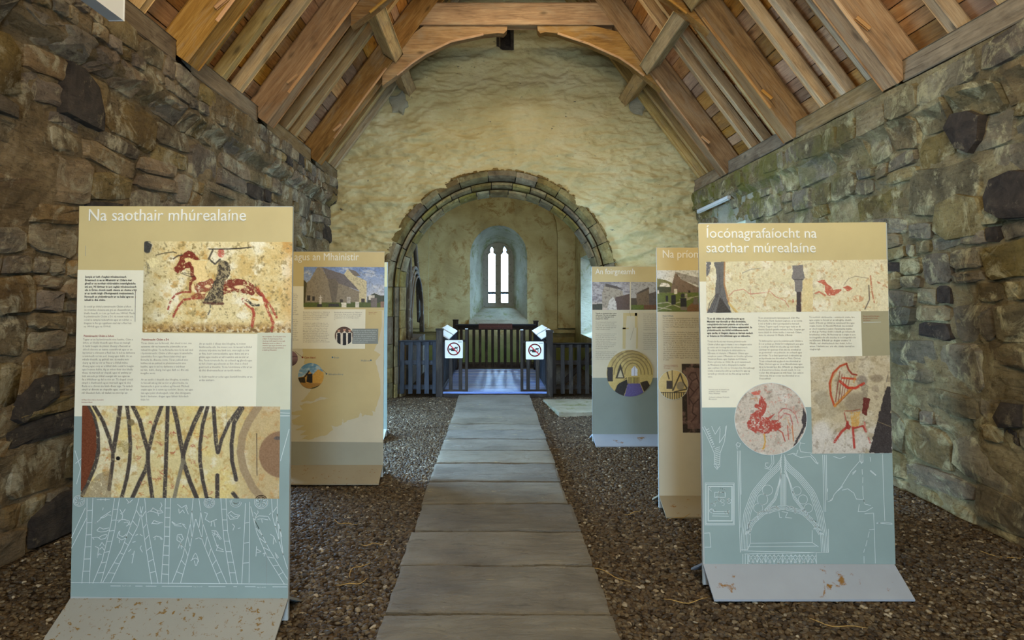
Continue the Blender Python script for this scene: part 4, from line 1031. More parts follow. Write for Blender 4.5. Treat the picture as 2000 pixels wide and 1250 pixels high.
text('body_text', B5, 389.5, 673, D1, L4, M_grey, p1, pitch=6.45, size=5.6, wpx=103)
text('caption', 'An t-íomháinn: Ó na Fiachairí Crua\na Bairr. Tá chuid dearg a fionn\nchuid ag crudh tugairt na marcaigh\ndhathanna seoin seo dhínn. Is\nchuimhní agus ag an chruinniu sprae\nchuid chlisteanacht ag Carraharr,\nal daithí ag Pileacainní.', 513, 658.5, D1, L4, M_red, p1, pitch=4.35, size=3.8, wpx=46)

# white line drawing along the foot of panel 1
T = lambda cx, cy: (130 + cx / 4.444, 960 + cy / 4.444)
def interp(L, n):
    P = np.array(L, float); s = np.concatenate([[0], np.cumsum(np.hypot(*np.diff(P, axis=0).T))]); t = np.linspace(0, s[-1], n)
    return list(zip(np.interp(t, s, P[:, 0]), np.interp(t, s, P[:, 1])))
lines = []
lad = [([(165, 140), (45, 400)], [(180, 220), (45, 490)], 0), ([(180, 60), (178, 300), (135, 795)], [(230, 55), (218, 400), (200, 795)], 6), ([(418, 60), (385, 290), (310, 600), (230, 795)], [(460, 60), (420, 330), (380, 500), (300, 790)], 7),
       ([(630, 60), (600, 180), (480, 500), (315, 790)], [(665, 130), (620, 300), (520, 500), (385, 790)], 7), ([(640, 130), (680, 420), (740, 800)], [(680, 60), (700, 280), (795, 795)], 6), ([(860, 60), (850, 400), (822, 795)], [(905, 60), (895, 400), (885, 800)], 8),
       ([(1100, 60), (1080, 260), (1010, 560), (915, 795)], [(1120, 240), (1070, 500), (990, 795)], 6), ([(1125, 240), (1190, 450), (1330, 795)], [(1150, 60), (1180, 260), (1260, 500), (1390, 795)], 6), ([(1340, 60), (1365, 400), (1430, 795)], [(1385, 60), (1400, 350), (1485, 795)], 7),
       ([(1555, 100), (1540, 420), (1522, 795)], [(1590, 90), (1585, 790)], 3), ([(1600, 130), (1650, 350), (1740, 560), (1890, 800)], [(1640, 260), (1760, 500), (1918, 760)], 7), ([(1780, 60), (1790, 220), (1860, 480), (1918, 670)], [(1830, 60), (1830, 240), (1870, 390)], 4)]
for a, b_, n in lad:
    lines += [[T(*p) for p in a], [T(*p) for p in b_]]
    if n:
        A = interp(a, n + 2); B_ = interp(b_, n + 2)
        for i in range(1, n + 1): lines.append([T(*A[i]), T(*B_[i])])
lines += [[T(40, 790), T(1000, 795), T(1918, 803)]]
for a, b_ in ((385, 470), (600, 660), (690, 780), (830, 1090), (1235, 1380), (1450, 1480), (1550, 1640), (1790, 1915)): lines.append([T(a, 815 + a * .006), T(b_, 815 + b_ * .006)])
def circ(cx, cy, r, n=20, a0=0, a1=6.2832): return [T(cx + r * math.cos(a0 + (a1 - a0) * k / n), cy + r * math.sin(a0 + (a1 - a0) * k / n)) for k in range(n + 1)]
for (x, y, r) in ((110, 80, 48), (1240, 95, 46), (1690, 90, 58)):
    lines += [(circ(x, y, r), 1.4), circ(x, y, r * .78), circ(x, y, r * .3, 12)]
    for k in range(8):
        a = k * math.pi / 4; lines.append([T(x + r * .3 * math.cos(a), y + r * .3 * math.sin(a)), T(x + r * .75 * math.cos(a + .35), y + r * .75 * math.sin(a + .35))])
lines += [circ(1470, 85, 50, 14, .2, 3.3), circ(1470, 85, 36, 14, .0, 3.6), circ(1470, 85, 20, 14, .2, 3.0)]
zoo = [[(248, 275), (290, 245), (300, 225), (340, 200), (385, 170)], [(250, 270), (275, 262)], [(300, 230), (330, 222), (360, 200), (388, 205)], [(465, 155), (485, 190), (500, 170), (512, 150)], [(470, 190), (490, 200), (485, 235), (450, 265)], [(440, 250), (500, 240), (545, 255), (560, 300)], [(500, 270), (530, 262), (548, 290)], [(520, 300), (540, 285)],
       [(265, 335), (290, 310), (320, 325), (370, 315)], [(268, 340), (300, 350), (345, 345), (375, 330)], [(225, 400), (270, 395), (300, 415), (340, 405), (355, 375)], [(228, 400), (240, 415)], [(280, 400), (310, 380), (350, 370)], [(290, 470), (310, 440), (330, 470)], [(290, 500), (310, 480), (330, 510)], [(270, 560), (285, 540), (305, 545)], [(250, 475), (280, 490), (270, 570)],
       [(440, 400), (455, 350), (465, 340), (460, 380), (490, 390), (520, 370)], [(450, 400), (480, 420), (520, 400), (518, 365)], [(460, 420), (462, 445)], [(520, 65), (545, 95), (575, 70)], [(530, 100), (560, 90)],
       [(705, 180), (740, 160), (750, 140), (790, 165), (830, 170)], [(720, 170), (760, 175), (800, 190), (840, 180)], [(790, 165), (800, 210)], [(820, 95), (830, 120), (812, 150), (835, 175)], [(740, 280), (760, 250), (790, 262), (835, 270)], [(745, 275), (790, 280), (830, 265)], [(755, 400), (780, 385), (820, 395), (835, 415)], [(770, 400), (768, 420)], [(815, 400), (825, 418)],
       [(920, 260), (950, 285), (1000, 275), (1040, 320)], [(915, 262), (945, 295), (1000, 300)], [(1000, 275), (1030, 290)], [(965, 110), (1000, 140), (1040, 115), (1050, 150)], [(975, 150), (980, 190), (1010, 160), (1025, 185)], [(1030, 130), (1058, 195)], [(965, 375), (1000, 370), (1015, 410), (990, 440), (960, 420), (962, 380)], [(975, 390), (1000, 420)], [(990, 440), (970, 490)], [(990, 440), (1000, 495)], [(985, 450), (1015, 485)],
       [(1200, 180), (1225, 190), (1205, 240), (1245, 265), (1305, 240)], [(1260, 262), (1255, 300)], [(1280, 255), (1290, 305)], [(1260, 340), (1300, 340), (1345, 410)], [(1265, 355), (1310, 375), (1335, 415)], [(1290, 340), (1285, 380)], [(1315, 355), (1305, 395)], [(1270, 370), (1310, 480), (1360, 505)], [(1300, 470), (1320, 462), (1300, 510), (1365, 520)], [(1120, 410), (1150, 400), (1175, 412)],
       [(1405, 190), (1430, 170), (1460, 195), (1505, 205), (1480, 235), (1420, 240), (1400, 200)], [(1420, 200), (1450, 225), (1490, 210)], [(1440, 280), (1460, 300), (1445, 335)], [(1490, 320), (1510, 315)], [(1630, 180), (1650, 200), (1665, 180), (1660, 165)], [(1650, 200), (1640, 230), (1670, 210), (1750, 215), (1770, 250)], [(1660, 240), (1700, 235), (1750, 245)], [(1695, 240), (1700, 270)], [(1640, 230), (1635, 265)], [(1760, 200), (1775, 185)],
       [(1770, 370), (1800, 390), (1820, 440)], [(1800, 400), (1795, 455)], [(1650, 475), (1645, 560)], [(1655, 500), (1690, 520), (1655, 530)], [(1705, 540), (1725, 530), (1715, 560)], [(1810, 530), (1840, 570), (1830, 580), (1815, 545)], [(600, 380), (620, 370)], [(640, 370), (660, 385)], [(575, 440), (600, 432)], [(560, 500), (540, 520)], [(590, 515), (570, 620)], [(650, 470), (640, 490), (660, 525)], [(570, 545), (578, 540)],
       [(1110, 545), (1120, 535), (1130, 545), (1145, 590), (1150, 610)], [(1110, 545), (1090, 590), (1080, 600)], [(1090, 590), (1120, 575), (1145, 590), (1130, 640), (1120, 640), (1110, 600)], [(265, 70), (375, 68)], [(300, 62), (300, 75)], [(340, 60), (338, 78)], [(320, 140), (315, 160)]]
lines += [[T(*p) for p in z] for z in zoo]
ribbons('line_drawing', lines, 1.15, D1, L3, M_line, p1)
T_ = T
text('note', 'bay 4 south', *T(485, 822), D1, L4, M_line, p1, size=3.6); text('note', 'bay 3 north', *T(1105, 828), D1, L4, M_line, p1, size=3.6); text('note', 'bay 2 north', *T(1655, 834), D1, L4, M_line, p1, size=3.6)
ribbons('line_drawing', [([(547, 812), (566, 812)], 1.1), [(548, 806), (566, 807)], [(565, 838), (548, 900)], [(147, 880), (158, 915), (150, 945)], [(148, 905), (160, 895)]], 1.0, D1, L3, M_line, p1)
# rust runs on panel 1
ribbons('rust_streak', [([(265, 568), (264.5, 628)], 1.2), ([(168, 480), (167.5, 500)], .8), ([(521, 1080), (521, 1140)], .6), ([(443, 792), (443, 840)], .5)], 1, D1, L5, M_base_rust, p1)

# ---- panel 2 (left, behind)
D2 = 5.7
p2 = panel(D2, (517, 491), (751, 492), (515, 907), (747, 909), 5.5, M_base_beige, 'tan map panel standing half behind the nearest left panel, with a church photograph')
quad('printed_band', [(517, 491.5), (751, 492.5), (748, 909), (515, 907)], D2, L1, M_beige, p2)
quad('printed_band', [(517, 491.5), (751, 492.5), (749.6, 606), (517, 606)], D2, L2, M_tan, p2)
quad('printed_band', [(517, 559), (594, 559), (594, 604), (714, 604), (713, 681), (517, 681)], D2, L4, M_white, p2)
quad('printed_band', [(515, 862), (748, 864), (747.5, 909), (515, 907)], D2, L1 + .0003, M_lower, p2)
T = lambda cx, cy: (560 + cx / 4.63, 680 + cy / 4.63)
coast = [(135, -20), (150, 40), (140, 80), (165, 110), (150, 140), (200, 150), (230, 360), (190, 420), (120, 490), (180, 475), (240, 480), (300, 440), (380, 455), (300, 470), (230, 495), (160, 500), (115, 520), (150, 560), (40, 575), (45, 600), (130, 605), (45, 650), (60, 690), (160, 700), (75, 740), (180, 745), (120, 790), (200, 785), (130, 825), (220, 825), (290, 800), (350, 790), (420, 740), (400, 700), (450, 710), (500, 690), (505, 640), (515, 680), (560, 650), (650, 625), (670, 570), (685, 620), (710, 600), (780, 610), (770, 560), (800, 580), (820, 500), (850, 400), (845, 280), (820, 180), (805, 110), (850, 60), (790, 20), (830, -60), (860, -200), (860, -340), (700, -345), (700, -20)]
cf = []
rj = random.Random(5)
for (x0, y0), (x1, y1) in zip(coast, coast[1:] + coast[:1]):
    n = 4 if y0 > -50 else 1
    for k in range(n):
        j = 5 if (k and n > 1) else 0
        cf.append((x0 + (x1 - x0) * k / n + rj.uniform(-j, j), y0 + (y1 - y0) * k / n + rj.uniform(-j, j)))
quad('map', [T(*p) for p in cf], D2, L3, M_tan, p2)
T = lambda cx, cy: (560 + cx / 4.165, 480 + cy / 4.165)
PT = lambda L: [T(*p) for p in L]
X, Y, F = rect_grid([T(140, 172), T(797, 174), T(792, 502), T(137, 498)], .8)
def church(c):
    c.blend(np.clip((T(0, 400)[1] - Y) / 50, 0, 1) * .8, (104, 134, 190)); c.patch(14, .55, .75, (226, 228, 228), 3, .6, 2)
    c.poly(PT([(137, 275), (165, 300), (160, 470), (137, 470)]), (76, 72, 44))
    c.poly(PT([(465, 235), (495, 188), (545, 240), (612, 268), (652, 288), (650, 462), (590, 462), (590, 365)]), (204, 194, 156)); c.poly(PT([(500, 190), (560, 205), (605, 250), (552, 246)]), (120, 112, 104))
    c.poly(PT([(150, 470), (165, 300), (190, 280), (250, 172), (290, 178), (335, 270), (400, 268), (420, 300), (592, 372), (590, 470)]), (142, 132, 112))
    c.poly(PT([(335, 270), (400, 268), (420, 310), (400, 470), (370, 470)]), (112, 104, 92)); c.poly(PT([(290, 176), (465, 232), (592, 366), (420, 305), (400, 268), (335, 270)]), (112, 106, 106))
    n = fbm(X / 2.2, Y / 1.6, 8, 2); m = ((n > .56) * np.clip((Y - T(0, 270)[1]) / 3, 0, 1))
    c.poly(PT([(137, 462), (800, 458), (800, 505), (130, 505)]), (86, 98, 46))
    c.poly(PT([(655, 415), (715, 385), (760, 405), (795, 405), (795, 462), (655, 462)]), (70, 76, 60)); c.rect(*T(665, 405), *T(715, 440), (220, 216, 206))
    for (a, b_, w, h, k) in ((445, 462, 40, 40, (226, 220, 200)), (265, 430, 20, 45, (196, 190, 176)), (558, 455, 32, 48, (222, 218, 204)), (490, 415, 30, 55, (186, 180, 170)), (340, 470, 85, 26, (60, 58, 56)), (248, 475, 40, 22, (56, 54, 50)), (165, 405, 26, 42, (54, 50, 46)), (208, 412, 22, 36, (50, 46, 42)), (685, 425, 50, 75, (120, 112, 108)), (605, 430, 30, 30, (70, 62, 56)), (435, 435, 22, 26, (66, 58, 50)), (765, 455, 30, 48, (150, 120, 104))): c.rect(*T(a, b_), *T(a + w, b_ + h), k)
    c.line([T(275, 405), T(275, 470)], 1.6, (214, 208, 196)); c.line([T(265, 420), T(287, 420)], 1.4, (214, 208, 196))
c = Canvas(X, Y, (186, 196, 214)); church(c); c.patch(2.2, .52, .7, (70, 66, 58), 12, .28); c.grain(9, 3, 1.2)
print_obj('photograph', c, F, D2, L5, p2, 'photograph of a stone church in a graveyard')
def disc_print(c0, r, d, fn, base, parent, lab, layer=L5 + .0004, step=.8):
    X, Y, F = disc_grid(c0, r, step); c = Canvas(X, Y, base); fn(c, c0[0], c0[1], r); c.grain(8, 4, 1.2); print_obj('round_photograph', c, F, d, layer, parent, lab)
def f_monks(c, x, y, r):
    for dx, s in ((-10, 1), (1, 1.1), (11, 1)):
        c.poly([(x + dx - 6 * s, y + 18), (x + dx - 5 * s, y - 5), (x + dx, y - 9 * s), (x + dx + 5 * s, y - 5), (x + dx + 6 * s, y + 18)], (226, 218, 200)); c.poly([(x + dx - 3.4, y + 18), (x + dx - 3.2, y - 6), (x + dx + 3.2, y - 6), (x + dx + 3.4, y + 18)], (34, 30, 30))
        c.ell((x + dx, y - 11 * s), 2.8, 3.4, (196, 148, 120)); c.ell((x + dx, y - 13.4 * s), 2.6, 1.6, (70, 50, 40))
disc_print((672, 656), 18, D2, f_monks, (92, 70, 56), p2, 'round photograph of monks in white and black habits', L5 + .0008)
def f_build(c, x, y, r):
    c.blend(np.clip((y + 2 - c.Y) / 20, 0, 1), (90, 140, 176)); c.patch(9, .5, .7, (226, 226, 210), 3, .6, 2.4)
    c.poly([(x - 25, y + 3), (x - 14, y + 1), (x - 4, y - 11), (x + 2, y - 4), (x + 2, y + 14), (x - 25, y + 14)], (196, 150, 74)); c.poly([(x - 14, y + 2), (x - 4, y - 11), (x - 2, y - 9), (x - 10, y + 2)], (52, 46, 44)); c.poly([(x + 3, y - 2), (x + 14, y - 13), (x + 26, y - 6), (x + 26, y + 16), (x + 3, y + 16)], (206, 160, 74))
    c.poly([(x - 7, y - 3), (x + 3, y - 5), (x + 3, y + 14), (x - 9, y + 12)], (40, 38, 36)); c.poly([(x - 25, y + 4), (x - 12, y + 2), (x - 10, y + 14), (x - 25, y + 16)], (58, 50, 34)); c.poly([(x - 26, y + 13), (x + 26, y + 15), (x + 26, y + 26), (x - 26, y + 26)], (168, 128, 66)); c.poly([(x - 5, y + 26), (x + 26, y + 15), (x + 26, y + 26)], (66, 66, 36))
disc_print((607.5, 734), 25, D2, f_build, (150, 180, 200), p2, 'round photograph of a sunlit ruined building')
disc_print((567, 700), 15, D2, lambda c, x, y, r: (c.blend(np.clip((c.Y - y) / 12, 0, 1), (84, 66, 66)), c.line([(x - 9, y - 3), (x + 14, y - 4)], 1.2, (70, 50, 50))), (136, 108, 112), p2, 'round photograph of a purple bay')
quad('caption_box', [(688, 642), (739, 642), (738.5, 671.5), (688, 671.5)], D2, L5 + .0004, M_caption, p2)
text('caption', 'Tháinig na manaigh bhána chun na\nhÉireann sa dara haois déag agus\nchuir siad mainistreacha ar bun ar\nfud na tíre. Bhí an mhainistir seo\nfaoi chúram na manach ar Chnoc\nMuaidhe agus tháinig siad anseo\nchun paidreacha a rá.', 690, 646.5, D2, L5 + .0010, M_line, p2, pitch=3.7, size=3.1, wpx=46)
text('heading', 'agus an Mhainistir', 575, 508.5, D2, L3, M_head, p2, size=21, ext=.0012, wpx=126)
PX = "Bunaíodh an mhainistir ar Chliara sa\ndara haois déag nó níos déanaí agus\nbhain sí leis na Cistéirsigh ar feadh\nna gcianta cois na farraige anseo\nagus ní fios cé a thóg í."
text('body_text', PX, 592, 610.5, D2, L5, M_grey, p2, pitch=3.4, size=3.0, wpx=52)
text('body_text', PX[:-24], 653, 611, D2, L5, M_grey, p2, pitch=3.5, size=3.0, wpx=54)
PY2 = "Tógadh an eaglais bheag seo sa\ntríú haois déag agus cuireadh leis\nsa chúigiú haois déag. Tá sí suite\nar an taobh ó dheas den oileán,\ngar don fharraige. Bhí clann Uí\nMháille ina dtaoisigh ar Umhall\nagus ba iad pátrúin na háite iad.\nTá tuama ceannbhrait sa saingeal\nagus deirtear go bhfuil banríon\nna mara curtha ann. Tá na ballaí\nlán de phictiúir dhaite agus tá\nan bhoghta maisithe chomh maith."
text('body_text', PY2, 592, 632, D2, L5, M_grey, p2, pitch=3.3, size=2.9, wpx=53)
text('body_text', PY2, 540, 575, D2, L5, M_grey, p2, pitch=3.6, size=3.0, wpx=44)
text('body_text', PY2, 540, 625, D2, L5, M_grey, p2, pitch=3.6, size=3.0, wpx=44)
text('caption', 'Mainistir Chliara\nagus an reilig', 720, 611, D2, L5, M_red, p2, pitch=2.6, size=2.5)
text('map_label', 'Clare Island', 594, 700, D2, L5, M_red, p2, size=5.2, bold=.1, wpx=22); text('map_label', 'Boyle', 652.5, 700, D2, L5, M_blueink, p2, size=5.2, wpx=10)
text('map_label', 'Mellifont', 705, 706, D2, L5, M_blueink, p2, size=5.2, wpx=17); text('map_label', 'Abbeyknockmoy', 641.5, 732.5, D2, L5, M_blueink, p2, size=5.2, wpx=29)
for (x, y, m) in ((591, 697.8, M_red), (649.5, 697.8, M_blueink), (724.5, 703.6, M_blueink), (638, 730, M_blueink)):
    quad('map_dot', [(x + 1.7 * math.cos(k * math.pi / 6), y + 1.7 * math.sin(k * math.pi / 6)) for k in range(12)], D2, L5, m, p2)
ribbons('map_line', [[(576, 686), (591, 698)], [(630, 722), (638, 730)]], .5, D2, L5, M_black, p2)

# ---- panel 3 (left, almost wholly hidden)
D3 = 7.35
p3 = panel(D3, (575, 512), (756, 512), (574, 838), (756, 838), 7.12, M_steel, 'third left panel, only its edge showing past the tan map panel')
quad('printed_band', [(575, 512.5), (756, 512.5), (756, 560), (575, 560)], D3, L1, M_tan, p3)
quad('printed_band', [(575, 560), (756, 560), (756, 838), (574, 838)], D3, L1, M_tealdark, p3)

# ---- panel A (near right)
DA = 3.59
pA = panel(DA, (1363, 437), (1730, 434), (1376, 1101), (1749, 1103), 3.42, M_base_clean, 'nearest display panel beside the right wall, with rooster and harp pictures')
quad('printed_band', [(1363.3, 437), (1730, 434), (1732.5, 548), (1366, 552)], DA, L1, M_tan, pA)
quad('printed_band', [(1366, 550), (1733, 547), (1739, 794), (1371, 796)], DA, L1 + .0002, M_white, pA)
quad('printed_band', [(1681, 606), (1735, 606), (1738, 697), (1684, 697)], DA, L2, M_olive, pA)
quad('printed_band', [(1371, 795), (1740, 793), (1749, 1102), (1376, 1101)], DA, L1, M_teal, pA)
T = lambda cx, cy: (1370 + cx / 5.405, 500 + cy / 5.405)
PT = lambda L: [T(*p) for p in L]
X, Y, F = rect_grid([T(45, 62), T(1962, 36), T(1974, 580), T(53, 600)])
c = Canvas(X, Y, (214, 206, 168)); c.patch(30, .5, .7, (228, 222, 196), 1, .9); c.patch(16, .58, .72, (200, 184, 136), 2, .6); c.patch(7, .6, .72, (166, 150, 120), 3, .5); c.blend(np.clip((X - 1590) / 60, 0, 1) * .5, (222, 210, 170)); c.patch(6, .62, .7, (190, 150, 100), 7, .6)
GY = (104, 102, 98)
c.poly(PT([(50, 60), (105, 62), (80, 190), (50, 220)]), (92, 92, 96), .9, .3, 2); c.poly(PT([(128, 62), (248, 60), (238, 170), (240, 330), (282, 490), (315, 600), (55, 600), (140, 430), (160, 200)]), GY, 1, 0, 1, 2)
for k in range(4): c.line(PT([(185 - 10 * k, 400), (150 - 22 * k, 500), (110 - 16 * k, 600)]), 1.3, (64, 60, 58), .8)
c.line(PT([(190, 190), (195, 400), (240, 500)]), 1.2, (70, 68, 66), .8); c.poly(PT([(195, 430), (312, 600), (150, 600)]), (66, 60, 52)); c.line(PT([(243, 65), (240, 300), (290, 500), (370, 600)]), 3, (170, 126, 80), .9, .2, 4); c.line(PT([(290, 500), (380, 600)]), 4, (206, 180, 110), .9)
c.poly(PT([(955, 100), (1070, 95), (1075, 160), (1090, 230), (1066, 262), (1062, 372), (1048, 380), (1048, 590), (1000, 590), (1004, 380), (985, 372), (980, 255), (950, 232), (965, 160)]), (126, 122, 118)); c.poly(PT([(1004, 380), (1048, 380), (1048, 590), (1000, 590)]), (74, 66, 64)); c.line(PT([(970, 248), (1070, 248)]), 1.5, (76, 74, 72)); c.line(PT([(1050, 380), (1050, 590)]), 1.4, (120, 76, 60), .8, .3)
c.poly(PT([(1070, 260), (1170, 230), (1175, 590), (1060, 590)]), (216, 196, 140), .7)
RD = (184, 92, 70)
c.poly(PT([(1215, 265), (1300, 248), (1330, 300), (1390, 335), (1385, 362), (1470, 348), (1475, 370), (1400, 420), (1330, 418), (1300, 370), (1302, 310)]), RD, .9, .3, 5, 2); c.poly(PT([(1490, 330), (1540, 312), (1600, 345), (1540, 375)]), RD, .9, .28, 6, 2); c.line(PT([(1200, 395), (1240, 378), (1310, 418)]), 3, RD, .8, .32, 7)
c.line(PT([(290, 420), (340, 370), (440, 350), (512, 402), (690, 385), (720, 370), (780, 430), (880, 470), (920, 540)]), 1.3, (186, 104, 86), .8, .3, 8); c.line(PT([(515, 350), (518, 402)]), 1, (180, 96, 80), .8); c.line(PT([(550, 240), (560, 290), (610, 308)]), 1, (180, 150, 110)); c.line(PT([(430, 180), (520, 140), (620, 130)]), 1.6, (130, 126, 116), .7, .3)
c.line(PT([(1765, 310), (1772, 460), (1725, 560)]), 2.2, (96, 84, 76), .9, .2, 9); c.line(PT([(1782, 210), (1800, 380), (1822, 490)]), 2.8, (176, 104, 72), .8, .32, 9); c.line(PT([(1500, 310), (1550, 240), (1620, 215), (1760, 235)]), 1.4, (130, 116, 96), .7, .3); c.ell(T(1650, 450), 12, 7, (190, 122, 80), .6, .42, 3); c.line(PT([(1850, 270), (1960, 330)]), 2.4, (180, 108, 80), .6, .4)
c.ell(T(965, 475), 1.2, 4, (176, 76, 60), .9); c.grain(11, 6); print_obj('photograph', c, F, DA, L3, pA, 'wide picture of carved grey columns on a painted plaster wall')
T = lambda cx, cy: (1420 + cx / 5.95, 690 + cy / 5.95)
PT = lambda L: [T(*p) for p in L]
X, Y, F = disc_grid(T(505, 762), 70.5); ring = MB()
c = Canvas(X, Y, (196, 186, 170)); c.patch(26, .5, .7, (214, 208, 196), 1, .9); c.patch(16, .58, .72, (166, 154, 138), 2, .7); c.patch(6, .62, .72, (130, 118, 104), 3, .5); c.patch(5, .64, .7, (196, 130, 112), 4, .5)
RB = (168, 66, 52)
c.poly(PT([(228, 800), (280, 715), (350, 650), (368, 560), (380, 495), (425, 500), (465, 600), (445, 680), (400, 740), (480, 738), (565, 695), (500, 770), (595, 768), (645, 850), (580, 890), (440, 935), (340, 922), (250, 885)]), RB, .92, .36, 3, 3); c.poly(PT([(272, 455), (330, 440), (388, 430), (378, 482), (310, 488)]), (196, 96, 78), .9, .3, 4); c.ell(T(340, 612), 4.4, 4.6, RB, .9, .25)
c.line(PT([(275, 530), (340, 518), (352, 560)]), 1.2, (190, 130, 70), .8); c.line(PT([(600, 770), (598, 690), (650, 640), (720, 648), (790, 700), (822, 810)]), 1.7, (176, 90, 84), .8, .3, 5); c.line(PT([(620, 755), (665, 695), (730, 715), (762, 830)]), 2, (176, 90, 84), .8, .3, 6); c.line(PT([(580, 880), (640, 920), (672, 1020)]), 2.2, RB, .85, .3, 7); c.line(PT([(700, 840), (712, 1000)]), 1.8, RB, .8, .34, 8); c.line(PT([(755, 840), (770, 1015)]), 2.2, (190, 110, 60), .8, .3, 9); c.line(PT([(640, 780), (690, 740), (730, 850)]), 1.4, (196, 150, 96), .7, .3)
c.line(PT([(430, 940), (442, 1030), (420, 1110)]), 3, (200, 154, 70), .9, .25, 10); c.line(PT([(440, 1090), (400, 1108)]), 1.4, (200, 154, 70), .9)
c.poly(PT([(885, 630), (930, 740), (915, 850), (850, 980), (760, 1100), (795, 1010), (840, 930), (875, 850), (868, 740)]), (64, 58, 58), .95, .26, 11, 3); c.grain(11, 7)
print_obj('round_photograph', c, F, DA, L4, pA, 'round picture of a red painted rooster')
cc = T(505, 762); ribbons('white_ring', [[(cc[0] + 70.5 * math.cos(k * math.pi / 40), cc[1] + 70.5 * math.sin(k * math.pi / 40)) for k in range(81)]], 1.0, DA, L5, M_line, pA)
X, Y, F = rect_grid([T(965, 42), T(1888, 25), T(1918, 1160), T(988, 1166)])
c = Canvas(X, Y, (186, 172, 140)); c.patch(26, .5, .7, (198, 188, 162), 1, .9); c.blend(np.clip((Y - T(0, 780)[1]) / 30, 0, 1) * .7, (206, 202, 196)); c.patch(14, .58, .72, (150, 134, 100), 2, .6); c.patch(6, .6, .72, (120, 104, 84), 3, .4)
for e in ((1100, 520, 100, 100, (160, 150, 126)), (1430, 60, 80, 50, (160, 148, 128)), (1740, 290, 90, 50, (134, 120, 98)), (1720, 410, 50, 45, (150, 136, 112)), (1180, 650, 130, 120, (168, 156, 128)), (1090, 900, 110, 130, (206, 200, 188))): c.ell(T(e[0], e[1]), e[2] / 5.95, e[3] / 5.95, e[4], .7, 0, 1, .3)
c.ell(T(1490, 570), 25, 22, (140, 126, 102), .8, .2, 3, .3); c.ell(T(1565, 320), 12, 13, (140, 128, 112), .9, .28, 4, .3); c.poly(PT([(1560, 330), (1640, 380), (1630, 500), (1560, 560)]), (130, 118, 98), .7, .3, 5)
c.poly(PT([(1585, 508), (1662, 525), (1622, 730), (1565, 700)]), (98, 40, 32), .95, .15, 6, 2); c.poly(PT([(1430, 680), (1550, 670), (1530, 860), (1440, 850)]), (196, 150, 72), .8, .34, 7, 3)
HR = (172, 70, 36); OC = (194, 128, 52)
c.line(PT([(1245, 610), (1205, 490), (1190, 350), (1230, 230), (1310, 150), (1385, 120)]), 4, HR, .95, .2, 8); c.line(PT([(1205, 440), (1215, 300), (1280, 200)]), 1.2, OC, .8); c.line(PT([(1385, 120), (1410, 190), (1450, 240), (1505, 252)]), 3.2, (140, 56, 36), .95, .2, 9); c.line(PT([(1252, 612), (1340, 520), (1452, 400)]), 5, OC, .9, .22, 10); c.line(PT([(1270, 600), (1355, 520), (1455, 420)]), 1.4, (130, 60, 36), .9)
for a, b_ in (((1310, 210), (1258, 560)), ((1335, 240), (1292, 560)), ((1362, 270), (1325, 530)), ((1390, 290), (1355, 490)), ((1420, 300), (1395, 440)), ((1285, 330), (1262, 560))): c.line([T(*a), T(*b_)], 1.5, (128, 62, 50), .9, .2, 11)
c.line(PT([(1310, 325), (1400, 400), (1490, 405), (1585, 350)]), 5, (178, 56, 36), .95, .24, 12); c.line(PT([(1340, 285), (1490, 300)]), 4, (182, 66, 36), .9, .25, 13); c.line(PT([(1490, 270), (1470, 340)]), 2, OC, .8)
c.line(PT([(1365, 670), (1450, 670), (1540, 650)]), 1.6, (140, 60, 40), .8); c.line(PT([(1360, 690), (1385, 790)]), 2, (150, 60, 44), .8, .2)
c.line(PT([(1400, 800), (1400, 850), (1330, 910), (1245, 1030)]), 5, (170, 60, 48), .95, .26, 14); c.line(PT([(1460, 860), (1478, 1100)]), 4.4, (170, 60, 48), .95, .26, 15); c.line(PT([(1470, 870), (1580, 845), (1612, 910)]), 4, (160, 56, 44), .95, .26, 16); c.line(PT([(1595, 800), (1612, 900)]), 3, (186, 104, 92), .8, .3); c.line(PT([(1640, 980), (1660, 1040)]), 3, (176, 90, 80), .7, .3); c.poly(PT([(1385, 790), (1440, 850), (1420, 890), (1370, 870)]), (150, 54, 44), .9, .22, 17)
c.poly(PT([(1850, 388), (1896, 384), (1918, 1160), (1648, 1158), (1760, 720)]), (56, 50, 48), .96, .14, 18, 3); c.line(PT([(1720, 780), (1915, 860)]), 1, (160, 140, 100), .8); c.line(PT([(1868, 250), (1850, 330)]), 1.6, (90, 84, 76), .8)
c.grain(12, 8); print_obj('photograph', c, F, DA, L3, pA, 'picture of a red painted figure playing a harp')
text('heading', 'Íocónagrafaíocht na', 1378, 464.5, DA, L2, M_head, pA, size=28, ext=.0016, wpx=217)
text('heading', 'saothar múrealaíne', 1378, 493, DA, L2, M_head, pA, size=28, ext=.0016, wpx=215)
A1 = "Tá an dá chéim de phéintéireacht ag an\nMainistir mar thoradh ar dhá choimisiún,\nceimpháirtíocht beirt phátrún nó ní ba mhó\nagus beirt ealaíontóirí nó foirne ealaíontóirí. Sa\nphéintéireacht, ina bhfuil móitífeanna naofa\nagus saolta, ní thagann téama an tiarnais saolach\nar théama an bhreithiúnais agus an tslánaithe."
text('body_text', A1, 1380.5, 624, DA, L4, M_black, pA, pitch=5.6, size=5.2, bold=.14, wpx=89)
